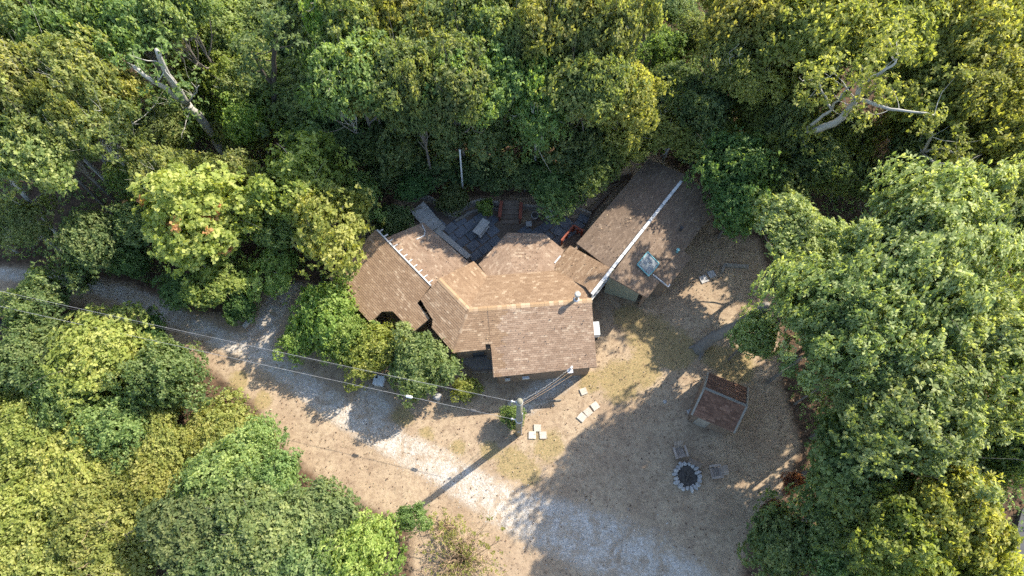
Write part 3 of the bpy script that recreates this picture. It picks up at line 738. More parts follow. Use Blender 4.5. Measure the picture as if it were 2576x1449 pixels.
# wall air conditioner on the east wall
q = G(1499, 826, 1.3); ac = empty('air_conditioner', (q.x, q.y, 0), 0.05)
tag(ac, 'pale grey metal air conditioner box on the right side wall of the house', 'air conditioner')
mb = MB(); mb.box((0,0,1.05), (0.5,0.95,0.55)); mb.build('casing', M['box'], ac)
mb = MB(); mb.box((0,0,0.39), (0.42,0.8,0.78)); mb.build('bracket', M['dark_metal'], ac)
for k in range(7):
    mb = MB(); mb.box((0.258,0,0.85+k*0.065), (0.012,0.85,0.03)); mb.build('grille_slat', M['metal'], ac)

# ------------------------------------------------------------------ poles and wires
def utility_pole(name, base, label, hgt=9.0, lean=(0, 0)):
    t = empty(name, base); tag(t, label, 'utility pole', 'utility poles of the power line')
    mb = MB(); mb.tube([(0,0,-0.3),(lean[0]*.5,lean[1]*.5,hgt*.5),(lean[0],lean[1],hgt)], [0.20,0.185,0.165], 16); mb.build('shaft', M['pole'], t, True)
    mb = MB(); mb.tube([(lean[0],lean[1],hgt-0.35),(lean[0],lean[1],hgt-0.25)], 0.19, 16); mb.build('band', M['metal'], t)
    mb = MB(); mb.tube([(0,0,4.15),(0,0,4.3)], 0.215, 16); mb.build('cable_band', M['box'], t)
    for k, z in enumerate((4.25, hgt-0.3)):
        mb = MB(); mb.tube([(-0.18,0,z),(-0.42,0.06,z)], 0.03, 8); mb.build('cable_hook', M['metal'], t)
        mb = MB(); mb.tube([(-0.42,0.06,z-0.07),(-0.42,0.06,z-0.02),(-0.42,0.06,z+0.05),(-0.42,0.06,z+0.09)], [0.05,0.075,0.06,0.03], 10); mb.build('insulator', M['white'], t)
    mb = MB(); mb.box((0.19,-0.05,3.2), (0.05,0.10,6.0)); mb.build('conduit', M['metal'], t)
    mb = MB(); mb.box((0.0,-0.2,1.6), (0.14,0.02,0.2)); mb.build('tag_plate', M['metal'], t)
    return t
PB = G(1304, 1091)
utility_pole('utility_pole', PB, 'weathered timber utility pole standing beside the gravel track in front of the house')
far_top = G(-330, 665, 8.7); far_low = G(-300, 701, 4.4)
FB = Vector(((far_top.x+far_low.x)/2, (far_top.y+far_low.y)/2, 0))
utility_pole('utility_pole', FB, 'timber utility pole at the left end of the overhead lines')
def wire(name, a, b, sag, r, m, label, group=None, n=40, wob=0.0):
    a, b = Vector(a), Vector(b); pts = []
    for k in range(n+1):
        t = k/n; p = a.lerp(b, t); p.z -= sag*4*t*(1-t)
        if wob and 0 < k < n: p += Vector((math.sin(k*2.1), math.cos(k*2.9), math.sin(k*1.3)))*wob
        pts.append(p)
    mb = MB(); mb.tube(pts, r, 6); o_ = mb.build(name, m); return tag(o_, label, 'cable', group)
tp = PB+Vector((-0.42,0.06,8.72)); lp = PB+Vector((-0.42,0.06,4.25))
fb = lambda z: Vector((FB.x+0.2, FB.y, z))
wire('power_line', tp, fb(8.7), 0.35, 0.0085, M['cable_pale'], 'upper pale power line leaving the pole top towards the left edge')
wire('telephone_cable', lp, fb(4.5), 0.25, 0.0105, M['cable_pale'], 'lower thick pale cable running left from the middle of the pole')
wire('guy_strand', PB+Vector((-0.2,0.1,8.3)), fb(8.0), 0.4, 0.006, M['cable_dark'], 'thin dark strand just below the upper power line')
wh = mq+Vector((-0.1,-0.12,0.85))
wire('service_drop', PB+Vector((0.12,0.1,8.75)), wh, 0.55, 0.009, M['cable_pale'], 'wavy pale twisted service cable from pole top to the roof mast', wob=0.03)
wire('telephone_drop', PB+Vector((0.15,0.1,8.0)), mq+Vector((-0.1,-0.2,0.2)), 0.25, 0.008, M['wood_tan'], 'upper of two thin tan drops from pole to front eave', 'thin drops to the eave')
wire('telephone_drop', PB+Vector((0.15,0.08,7.7)), mq+Vector((0.15,-0.25,-0.1)), 0.2, 0.008, M['wood_tan'], 'lower of two thin tan drops from pole to front eave', 'thin drops to the eave')
for k, t_ in enumerate((0.06, 0.16)):                              # splice cases on the lower cable
    p = lp.lerp(fb(4.5), t_); p.z -= 0.25*4*t_*(1-t_)+0.02
    d = (fb(4.5)-lp).normalized()
    mb = MB(); mb.tube([p-d*0.22, p-d*0.16, p+d*0.16, p+d*0.22], [0.03,0.09,0.09,0.03], 10)
    tag(mb.build('splice_case', M['box'] if k else M['cable_dark']), ('pale splice case on the lower cable over the sandy yard', 'dark splice case on the lower cable nearest the pole')[1-k], 'splice case', 'splice cases on the cable')
fl = G(1166, 500); ft = G(1157, 380, 6.0)
t = empty('flagpole', fl); tag(t, 'bare pale flagpole rising from the shaded bank behind the patio', 'flagpole')
d = ft-fl; mb = MB(); mb.tube([(0,0,-0.2), tuple(d*0.5), tuple(d)], [0.075,0.065,0.055], 10); mb.build('shaft', M['white'], t, True)
mb = MB(); mb.tube([tuple(d), tuple(d+Vector((0,0,0.05))), tuple(d+Vector((0,0,0.12))), tuple(d+Vector((0,0,0.16)))], [0.03,0.09,0.09,0.03], 10); mb.build('finial', M['white'], t, True)
mb = MB(); mb.tube([(0,0,-0.05),(0,0,0.25)], 0.11, 10); mb.build('ground_sleeve', M['dark_metal'], t)

# ------------------------------------------------------------------ patio behind the house
pat = MB(); patio_poly = [(1040,520),(1085,512),(1132,552),(1190,528),(1255,530),(1260,565),(1310,565),(1375,535),(1450,550),(1500,530),(1465,600),(1425,640),(1275,600),(1195,670),(1060,560)]
pp_ = [G(x, y, 0.03) for x, y in patio_poly]
mb = MB(); mb.slab(ccw(pp_), 0.2, 0.2); patio = mb.build('patio', M['wood_dark'], kind='structure')
PW = np.array([(p.x, p.y) for p in pp_])
rr = random.Random(5); x0, x1, y0, y1 = PW[:,0].min(), PW[:,0].max(), PW[:,1].min(), PW[:,1].max()
cs, sn = math.cos(0.7), math.sin(0.7)
for i in range(-14, 15):
    for j in range(-14, 15):
        cx = (x0+x1)/2+(i*0.92+(j % 2)*0.4)*cs-j*0.74*sn; cy_ = (y0+y1)/2+(i*0.92+(j % 2)*0.4)*sn+j*0.74*cs
        if poly_sd(np.array([[cx, cy_]]), PW)[0] < 0.42: continue
        mb = MB(); mb.box((0,0,0), (0.86+rr.uniform(-.08,.03), 0.69+rr.uniform(-.06,.02), 0.07), 0.7+rr.uniform(-.05,.05), rr.uniform(0.2, 0.6), 0.03)
        o_ = mb.build('patio_slab', M['slate'], patio); o_.location = (cx, cy_, 0.055+rr.uniform(-0.01, 0.012))
mb = MB(); mb.bar(G(1100,583,0.35), G(1180,650,0.35), 0.42, 0.5); tag(mb.build('concrete_kerb_wall', M['concrete']), 'low pale concrete wall along the edge of the low back roof', 'wall')
st = empty('patio_steps', G(1085,560)); tag(st, 'pale concrete steps climbing from the slate patio past the low roof', 'steps')
c0, c1 = G(1100,580), G(1050,530); dv = (c1-c0)
for k in range(6):
    q = dv*(k/6.0)-(G(1085,560)-c0); mb = MB(); mb.box((q.x, q.y, 0.08+0.05*k), (0.62, 1.25, 0.16+0.1*k), math.atan2(dv.y, dv.x), rr.uniform(.35,.7), 0.02); mb.build('step', M['concrete'], st)

def timber_wall(name, pts, z, label, m='wood_grey', courses=3, w=0.18, h=0.17):
    t = empty(name, G(*pts[0])); tag(t, label, 'retaining wall'); o0 = G(*pts[0])
    for i in range(len(pts)-1):
        a_, b_ = G(*pts[i]), G(*pts[i+1]); n = max(1, int((b_-a_).length/1.8))
        for c in range(courses):
            for k in range(n):
                s0 = a_.lerp(b_, k/n)-o0; s1 = a_.lerp(b_, (k+1)/n-0.01)-o0; zz = Vector((0,0,z-(courses-1-c)*(h+0.006)-h/2))
                mb = MB(); mb.bar(s0+zz, s1+zz, w+rr.uniform(-.015,.015), h, tint=rr.uniform(.2,.8)); mb.build('timber', M[m], t)
    return t
timber_wall('timber_wall', [(1027,492),(1086,506),(1137,553),(1179,521),(1212,512),(1263,521)], 0.62, 'zigzag silvered timber retaining wall behind the slate patio', courses=4)
timber_wall('timber_wall', [(1146,560),(1190,535),(1235,527),(1258,531)], 0.30, 'low inner timber border in front of the zigzag wall', courses=2, w=0.14, h=0.14)
timber_wall('timber_wall', [(1314,526),(1375,530),(1440,528),(1486,546)], 0.62, 'timber retaining wall right of the patio stairs under the trees', courses=4)
timber_wall('timber_wall', [(941,557),(1013,549),(1065,533)], 0.75, 'timber rail wall behind the far left low roof', courses=4)
timber_wall('timber_wall', [(1486,538),(1529,492)], 0.6, 'dark timber wall beside the right wing eave', 'wood_dark', courses=4, w=0.22)
timber_wall('timber_wall', [(1508,470),(1588,449)], 0.9, 'dark timber fence in shade behind the right wing', 'wood_dark', courses=5, w=0.1)
def rail(name, a, b, z, label, w=0.2):
    t = empty(name, G(*a)); tag(t, label, 'railing'); d = G(*b)-G(*a)
    mb = MB(); mb.bar((0,0,z), d+Vector((0,0,z)), w, 0.08); mb.build('top_board', M['wood_red'], t)
    for k in range(3):
        q = d*(0.08+0.42*k); mb = MB(); mb.box((q.x, q.y, (z-0.04)/2), (0.10,0.10,z-0.04)); mb.build('post', M['wood_red'], t)
    mb = MB(); mb.bar((0,0,z*0.5), d+Vector((0,0,z*0.5)), 0.05, 0.1); mb.build('lower_rail', M['wood_red'], t)
rail('red_railing', (1262,519), (1257,559), 0.8, 'red timber railing on the left side of the patio stairs', 0.24)
rail('red_railing', (1311,523), (1308,564), 0.8, 'red timber railing on the right side of the patio stairs', 0.24)
rail('red_railing', (1441,581), (1410,619), 0.9, 'red timber railing leading from the right wing to the sun room', 0.12)
rail('red_railing', (1464,595), (1441,581), 0.9, 'short red timber railing against the right wing eave', 0.12)
t = empty('garden_stairs', G(1284,540)); tag(t, 'dark timber stairs between the two red railings behind the patio', 'steps')
for k in range(5):
    q = G(1284, 560-k*10)-G(1284,540); mb = MB(); mb.box((q.x, q.y, 0.1+k*0.12), (1.25,0.34,0.14), 0.0, rr.uniform(.3,.7), 0.02); mb.build('tread', M['wood_dark'], t)
# table and bench
tc = G(1210, 570); t = empty('picnic_table', tc); tag(t, 'pale picnic table standing on the slate patio', 'table')
ta, tb = G(1224,554,0.75), G(1197,588,0.75); ang = math.atan2(tb.y-ta.y, tb.x-ta.x); tm = (ta+tb)/2; t.location = (tm.x, tm.y, 0.05); t.rotation_euler = (0,0,ang)
ln = (tb-ta).length
for k in range(4):
    mb = MB(); mb.box((0, -0.24+k*0.16, 0.72), (ln, 0.155, 0.05), 0, rr.uniform(.45,.7)); mb.build('table_board', M['concrete'], t)
for sx in (-1, 1):
    for sy in (-1, 1):
        mb = MB(); mb.bar((sx*ln*.36, sy*0.26, 0), (sx*ln*.36, sy*0.12, 0.69), 0.08, 0.05); mb.build('leg', M['wood_grey'], t)
mb = MB(); mb.bar((-ln*.4,0,0.62),(ln*.4,0,0.62),0.1,0.05); mb.build('stretcher', M['wood_grey'], t)
ba, bb = G(1230,568,0.45), G(1206,597,0.45); t = empty('bench', ((ba.x+bb.x)/2, (ba.y+bb.y)/2, 0.05), math.atan2(bb.y-ba.y, bb.x-ba.x)); tag(t, 'narrow pale bench beside the picnic table', 'bench'); ln = (bb-ba).length
mb = MB(); mb.box((0,0,0.42),(ln,0.2,0.05)); mb.build('seat', M['concrete'], t)
for sx in (-1, 1): mb = MB(); mb.box((sx*ln*.38,0,0.195),(0.06,0.18,0.39)); mb.build('leg', M['wood_grey'], t)
# shaded things on the right half of the patio
q = G(1345,548,0.06); t = empty('flower_pot', q); tag(t, 'round grey pot on the patio right of the stairs', 'pot')
mb = MB(); mb.tube([(0,0,0),(0,0,0.4),(0,0,0.42)], [0.2,0.27,0.29], 16); mb.build('pot', M['stone'], t)
mb = MB(); mb.tube([(0,0,0.40),(0,0,0.43)], 0.24, 16); mb.build('soil', M['ash'], t)
for n_, (x, y, lab) in enumerate([(1330,570,'square stool'),(1385,548,'slab')]):
    q = G(x, y, 0.06)
    if n_ == 0:
        t = empty('side_table', q); tag(t, 'small square grey side table beside the right red railing', 'table')
        mb = MB(); mb.box((0,0,0.42),(0.42,0.42,0.05),0.1); mb.build('top', M['stone'], t)
        for sx in (-1,1):
            for sy in (-1,1): mb = MB(); mb.box((sx*.16,sy*.16,.2),(.05,.05,.4)); mb.build('leg', M['stone'], t)
    else:
        t = empty('patio_table', q); tag(t, 'pale stone topped table under the tree at the right of the patio', 'table')
        mb = MB(); mb.box((0,0,0.66),(0.95,0.7,0.06),0.25,0.6,0.03); mb.build('top', M['concrete'], t)
        mb = MB(); mb.box((0,0,0.31),(0.4,0.4,0.62),0.25); mb.build('pedestal', M['stone'], t)
for x, y, s_, lab in [(1467,551,0.75,'square slate stepping slab at the foot of the dark timber wall'),(1410,585,0.9,'large slate slab near the short red railing')]:
    q = G(x, y, 0.1); mb = MB(); mb.box((0,0,0),(s_,s_*.7,0.08),-0.5,0.5,0.03); o_ = mb.build('stepping_slab', M['slate']); o_.location = (q.x,q.y,0.13); tag(o_, lab, 'slab')

# ------------------------------------------------------------------ stepping stones, rocks, boxes
def paver(x, y, rz, s_, label, group, m='paver', asp=1.0):
    q = G(x, y); mb = MB(); mb.box((0,0,0.02),(s_, s_*asp, 0.09), rz, rr.uniform(.4,.8), 0.012); o_ = mb.build('paver', M[m]); o_.location = (q.x, q.y, 0.02); tag(o_, label, 'paver', group)
gp = 'square pavers by the utility pole'
paver(1352,1077,0.0,0.46,'rear square paver of the three beside the utility pole',gp)
paver(1339,1095,-0.02,0.48,'left front square paver of the three beside the utility pole',gp)
paver(1366,1095,0.05,0.46,'right front square paver of the three beside the utility pole',gp)
paver(1468,985,0.35,0.44,'single cream paver lying alone on the dry grass before the front eave',None)
gp = 'diagonal line of pavers in the yard'
paver(1464,1050,0.85,0.5,'brightest lowest paver of the diagonal line in the front yard',gp)
paver(1479,1037,0.65,0.48,'middle paver of the diagonal line in the front yard',gp)
paver(1497,1022,0.6,0.48,'upper right cracked paver of the diagonal line in the front yard',gp)
gp = 'grey slabs at the shed door'
paver(1757,1056,-0.35,0.62,'left grey slab at the front of the small shed',gp,'stone',0.62)
paver(1784,1068,-0.35,0.56,'right grey slab at the front of the small shed',gp,'stone',0.7)
gp = 'pale slabs right of the right wing'
paver(1770,703,0.4,0.55,'lower left pale slab in shade right of the right wing',gp,'stone')
paver(1790,690,0.4,0.5,'upper right pale slab in shade right of the right wing',gp,'stone')
def rock(x, y, sx, sy, sz, rz, label, seed, m='stone', parent=None, loc=None):
    r = random.Random(seed); mb = MB(); n = 9; rings = [(0.82,0.0),(1.0,0.35),(0.93,0.72),(0.6,0.96)]
    jit = [r.uniform(0.82,1.12) for _ in range(n)]
    for k in range(len(rings)):
        rad, h = rings[k]
        for i in range(n):
            a_ = 2*math.pi*i/n; q = jit[i]*rad*r.uniform(.94,1.05); X, Y = math.cos(a_)*sx*q, math.sin(a_)*sy*q
            mb.v.append((X*math.cos(rz)-Y*math.sin(rz), X*math.sin(rz)+Y*math.cos(rz), h*sz+r.uniform(-.03,.03)*sz)); mb.t.append(0.5+jit[i]*0.1-0.1)
    for k in range(len(rings)-1):
        for i in range(n): j = (i+1) % n; mb.f.append((k*n+i, k*n+j, (k+1)*n+j, (k+1)*n+i))
    mb.f.append(tuple(3*n+i for i in range(n)))
    o_ = mb.build('stone' if parent else 'rock', M[m], parent)
    o_.location = loc if loc is not None else (G(x,y).x, G(x,y).y, -0.04)
    if not parent: tag(o_, label, 'rock')
    return o_
rock(1101,998,0.35,0.28,0.35,0.2,'grey rock poking out below the blue green bush',1)
rock(1292,1016,0.42,0.3,0.4,0.1,'rounded tan rock behind the shrub at the utility pole',2,'paver')
rock(1342,1012,0.18,0.14,0.15,0.5,'small pale rock at the end of the garden edging',3,'paver')
rock(1672,1010,0.16,0.14,0.1,0.5,'small grey stone in the yard left of the shed',4)
rock(1735,1035,0.25,0.18,0.16,0.5,'flat grey stone at the left corner of the shed',8)
rock(1178,535,0.2,0.13,0.14,0.5,'pale stone at the foot of the zigzag wall',5)
rock(1160,545,0.16,0.12,0.12,0.9,'smaller pale stone left along the zigzag wall',6)
q = G(625,812); t = empty('stone_post', q, 0.9); tag(t, 'leaning flat grey stone marker under the green bush by the spur track', 'stone')
mb = MB(); mb.hexa([(-.45,-.16,0),(.45,-.16,0),(.45,.16,0),(-.45,.16,0),(-.42,-.12,.16),(.42,-.14,.28),(.42,.14,.28),(-.42,.13,.16)]); mb.build('slab', M['concrete'], t)
q = G(956,962); t = empty('utility_box', q, -0.2); tag(t, 'pale grey lidded utility box between bushes and gravel track', 'box')
mb = MB(); mb.box((0,0,0.25),(0.62,0.56,0.5)); mb.build('body', M['box'], t)
mb = MB(); mb.slab([Vector((-.35,-.32,.55)),Vector((.35,-.32,.55)),Vector((.35,.32,.59)),Vector((-.35,.32,.59))],0.06,0.6); mb.build('lid', M['box'], t)
mb = MB(); mb.box((-0.18,0.18,0.60),(0.12,0.16,0.04)); mb.build('hinge', M['dark_metal'], t)
mb = MB(); mb.bar(G(1322,1013,0.06), G(1412,1006,0.06), 0.07, 0.16); mb.bar(G(1290,1022,0.06), G(1322,1013,0.06), 0.07, 0.16); tag(mb.build('garden_edging', M['wood_grey']), 'thin grey garden edging along the front gravel bed', 'edging')
t = empty('timber_beam', G(1820,668)); tag(t, 'grey timber beam with a short leg lying in shade near the oak', 'beam')
d = G(1882,668)-G(1820,664); mb = MB(); mb.bar((0,0,.1), (d.x,d.y,.1), 0.22, 0.2); mb.build('beam', M['wood_grey'], t)
mb = MB(); mb.bar((0,-0.05,.1), (-0.2,-0.6,.1), 0.18, 0.18); mb.build('leg', M['wood_grey'], t)
t = empty('wall_bin', G(1565,716)); tag(t, 'small dark planked coal box under the gable of the right wing', 'box')
mb = MB(); mb.box((0,0,.3),(0.8,0.6,.6),-0.5); mb.build('body', M['wood_grey'], t)
mb = MB(); mb.box((0,0,.63),(0.88,0.68,.05),-0.5); mb.build('lid', M['wood_dark'], t)
t = empty('marker_post', G(18,815)); tag(t, 'dark leaning post with a square white top at the left edge', 'post')
mb = MB(); mb.tube([(0.5,-0.3,0),(0,0,1.3)], 0.17, 10); mb.build('post', M['dark_metal'], t)
mb = MB(); mb.box((-0.03,0.02,1.36),(0.42,0.42,0.14),0.2); mb.build('cap', M['white'], t)
q = G(1205,893,0.5); t = empty('grill', q, 0.1); tag(t, 'dark covered grill on the front porch floor', 'grill')
mb = MB(); mb.box((0,0,.55),(0.8,0.55,.3)); mb.build('firebox', M['dark_metal'], t)
mb = MB(); mb.tube([(-.38,0,.72),(.38,0,.72)], 0.24, 12); mb.build('hood', M['dark_metal'], t)
for sx in (-1,1):
    for sy in (-1,1): mb = MB(); mb.box((sx*.34,sy*.2,.2),(.05,.05,.4)); mb.build('leg', M['dark_metal'], t)

# ------------------------------------------------------------------ shed
def cz5(x, y): return ((2060+x/3.9)*0.8385, (1090+y/3.9)*0.8385)   # zoomed-in pixels of the shed to image coordinates
SH = empty('shed'); tag(SH, 'small red brown shingled shed with grey ridge trim beside the fire pit', 'shed')
shp = {k: cz5(*v) for k, v in dict(r0=(205,290), r1=(705,500), b0=(250,110), b1=(718,290), f0=(60,600), f1=(560,800)).items()}
R0, R1 = G(*shp['r0'], 2.9), G(*shp['r1'], 2.9)
pSb = Plane(R0, R1, G(*shp['b0'], 1.9)); pSf = Plane(R0, R1, G(*shp['f0'], 1.9))
bb0, bb1 = pSb.at(*shp['b0']), pSb.at(*shp['b1']); ff0 = pSf.at(*shp['f0']); ff1 = ff0+(R1-R0)
shm = M['sh_shed']
roof_slope(SH, pSb, [[R0, R1, bb1, bb0]], lambda p: shm, 21, 0.08)
roof_slope(SH, pSf, [[R0, R1, ff1, ff0]], lambda p: shm, 22, 0.08)
up_ = Vector((0,0,0.05))
mb = MB(); mb.bar(R0+up_, R1+up_, 0.15, 0.05, tint=0.35); mb.build('ridge_board', M['wood_grey'], SH)
for a_, b_ in ((R0, ff0), (R0, bb0), (R1, ff1), (R1, bb1)):
    mb = MB(); mb.bar(a_+Vector((0,0,-.02)), b_+Vector((0,0,-.02)), 0.12, 0.16); mb.build('rake_board', M['wood_grey'], SH)
ins = lambda p, c, f=0.12: p.lerp(c, f)
cen = (R0+R1)/2
w0, w1, w2, w3 = [Vector((p.x, p.y, 0)) for p in (ff0, ff1, bb1, bb0)]; cc_ = (w0+w2)/2
w = [p.lerp(cc_, 0.12) for p in (w0, w1, w2, w3)]
g0 = Vector((R0.x, R0.y, 0)).lerp(cc_, 0.1); g1 = Vector((R1.x, R1.y, 0)).lerp(cc_, 0.1)
zt = lambda p: min(pSf.z(p.x, p.y), pSb.z(p.x, p.y))-0.12
T = lambda p: Vector((p.x, p.y, zt(p)))
wall('wall', [T(w[0]), T(w[1]), T(g1), T(w[2]), T(w[3]), T(g0), T(w[0])], M['wood_dark'], parent=SH)
mid = w[0].lerp(w[1], 0.3); dd = (w[1]-w[0]).normalized(); nn = Vector((dd.y, -dd.x, 0))
mb = MB(); mb.box((mid.x+nn.x*.1, mid.y+nn.y*.1, 0.85), (0.8,0.05,1.6), math.atan2(dd.y,dd.x)); dr = mb.build('door', M['wood_grey'], SH)
mb = MB(); mb.box((mid.x+nn.x*.14+dd.x*.3, mid.y+nn.y*.14+dd.y*.3, 0.85), (0.04,0.06,.14), math.atan2(dd.y,dd.x)); mb.build('handle', M['dark_metal'], dr)

# ------------------------------------------------------------------ fire pit and chairs
fc = G(1728, 1199); t = empty('fire_pit', fc); tag(t, 'round fire pit ringed with pale stones in the shaded yard', 'fire pit')
mb = MB(); mb.tube([(0,0,-.05),(0,0,.06)], [0.75,0.72], 24); mb.build('ash_bed', M['ash'], t)
for k in range(19):
    a_ = 2*math.pi*k/19+rr.uniform(-.03,.03); R_ = 0.80+rr.uniform(-.07,.06)
    rock(0,0,0.215*rr.uniform(.7,1.2),0.145*rr.uniform(.8,1.15),0.3*rr.uniform(.6,1.2),a_+rr.uniform(-.25,.25),None,100+k,'pit_stone',t,(R_*math.cos(a_),R_*math.sin(a_),0))
for k in range(4):
    a_ = rr.uniform(0,6); mb = MB(); mb.tube([(-.3*math.cos(a_),-.3*math.sin(a_),.08+.05*k),(.3*math.cos(a_),.3*math.sin(a_),.12+.04*k)],0.05,7); mb.build('charred_log', M['ash'], t)
q = G(1746,1166); t = empty('stone_bench', q, -0.5); tag(t, 'low dark plank bench touching the top of the fire pit', 'bench')
mb = MB(); mb.box((0,0,.3),(0.9,0.3,.07)); mb.build('seat', M['wood_dark'], t)
for sx in (-1,1): mb = MB(); mb.box((sx*.33,0,.13),(0.16,0.26,.27)); mb.build('leg', M['stone'], t)
def chair(x, y, rz, label):
    t = empty('adirondack_chair', G(x, y), rz); tag(t, label, 'chair', 'wooden chairs round the fire pit'); m = M['chair']
    for k in range(6):            # seat slats, chair faces -y
        mb = MB(); yy = -0.30+k*0.105; mb.box((0,yy,0.40-0.022*k),(0.56,0.095,0.025),0,rr.uniform(.3,.7)); mb.build('seat_slat', m, t)
    for k in range(5):
        xx = -0.22+k*0.11; mb = MB(); mb.bar((xx,0.28,0.28),(xx*1.15,0.62,1.0-0.04*abs(k-2)),0.10,0.022,up=Vector((0,1,0)),tint=rr.uniform(.3,.7)); mb.build('back_slat', m, t)
    for sx in (-1,1):
        mb = MB(); mb.box((sx*0.37,-0.05,0.60),(0.14,0.75,0.028),0,0.8); mb.build('armrest', m, t)
        mb = MB(); mb.box((sx*0.34,-0.32,0.293),(0.03,0.10,0.585)); mb.build('front_leg', m, t)
        mb = MB(); mb.bar((sx*0.31,-0.34,0.36),(sx*0.31,0.55,0.03),0.03,0.11); mb.build('rear_leg', m, t)
    mb = MB(); mb.bar((-0.28,0.42,0.55),(0.28,0.42,0.55),0.03,0.07); mb.build('back_rail', m, t)
    mb = MB(); mb.box((0,-0.36,0.34),(0.62,0.025,0.10)); mb.build('apron', m, t)
chair(1707,1139,0.22,'brown slatted wooden armchair above the fire pit facing it')
chair(1798,1189,-1.45,'brown slatted wooden armchair right of the fire pit facing it')

# ------------------------------------------------------------------ trees and shrubs
tr_rng = random.Random(21)
def place(name, label, cat, group, base, key, leafm, sxy, sz, rz=None, barkm=None):
    me, tm, R, zc = TREES[key]
    t = empty(name, base, tr_rng.uniform(0, 6.28) if rz is None else rz); q_ = tr_rng.uniform(0.86, 1.18); t.scale = (sxy*q_, sxy/q_, sz)
    tag(t, label, cat, group)
    for nm, mesh_, mm, kd in (('crown', me, L[leafm], 'stuff'), ('trunk', tm, M[barkm] if barkm else None, None)):
        o_ = bpy.data.objects.new(nm, mesh_); link(o_, t)
        if mm: o_.material_slots[0].link = 'OBJECT'; o_.material_slots[0].material = mm
        if kd: o_["kind"] = kd
    return t
def plant(x, y, rD, zc, leafm, key, label, group=None, name='broadleaf_tree', cat='tree', rz=None, barkm=None):
    p = G(x, y, zc); r = rD*mpp(x, y, zc); me, tm, R, zc0 = TREES[key]
    zb = float(ground_height(np.array([p.x]), np.array([p.y]))[0])
    return place(name, label, cat, group, (p.x, p.y, zb-0.02), key, leafm, r/R, zc/zc0, rz, barkm)
LIT = np.array([(G(x, y, 3.2).x, G(x, y, 3.2).y) for x, y in [(835,695),(950,590),(1065,565),(1180,650),(1276,592),(1369,592),(1418,640),(1480,725),(1485,745),(1490,900),(1240,930),(1040,830)]])
SHX, SHY = SUN_H.x/math.tan(SUN_EL), SUN_H.y/math.tan(SUN_EL)
def canopy_z(x, y, rD, zmax):
    z = zmax
    while z > 2.6:
        p = G(x, y, z); r = rD*mpp(x, y, z)*0.8; h = z+0.9-3.2
        pts = [(p.x-h*SHX+math.cos(a)*r, p.y-h*SHY+math.sin(a)*r) for a in (0, 0.9, 1.8, 2.7, 3.6, 4.5, 5.4)]+[(p.x-h*SHX, p.y-h*SHY)]
        if not in_poly(np.array(pts), LIT).any(): return z
        z -= 0.4
    return 2.6
WG = 'trees of the woods behind the house'
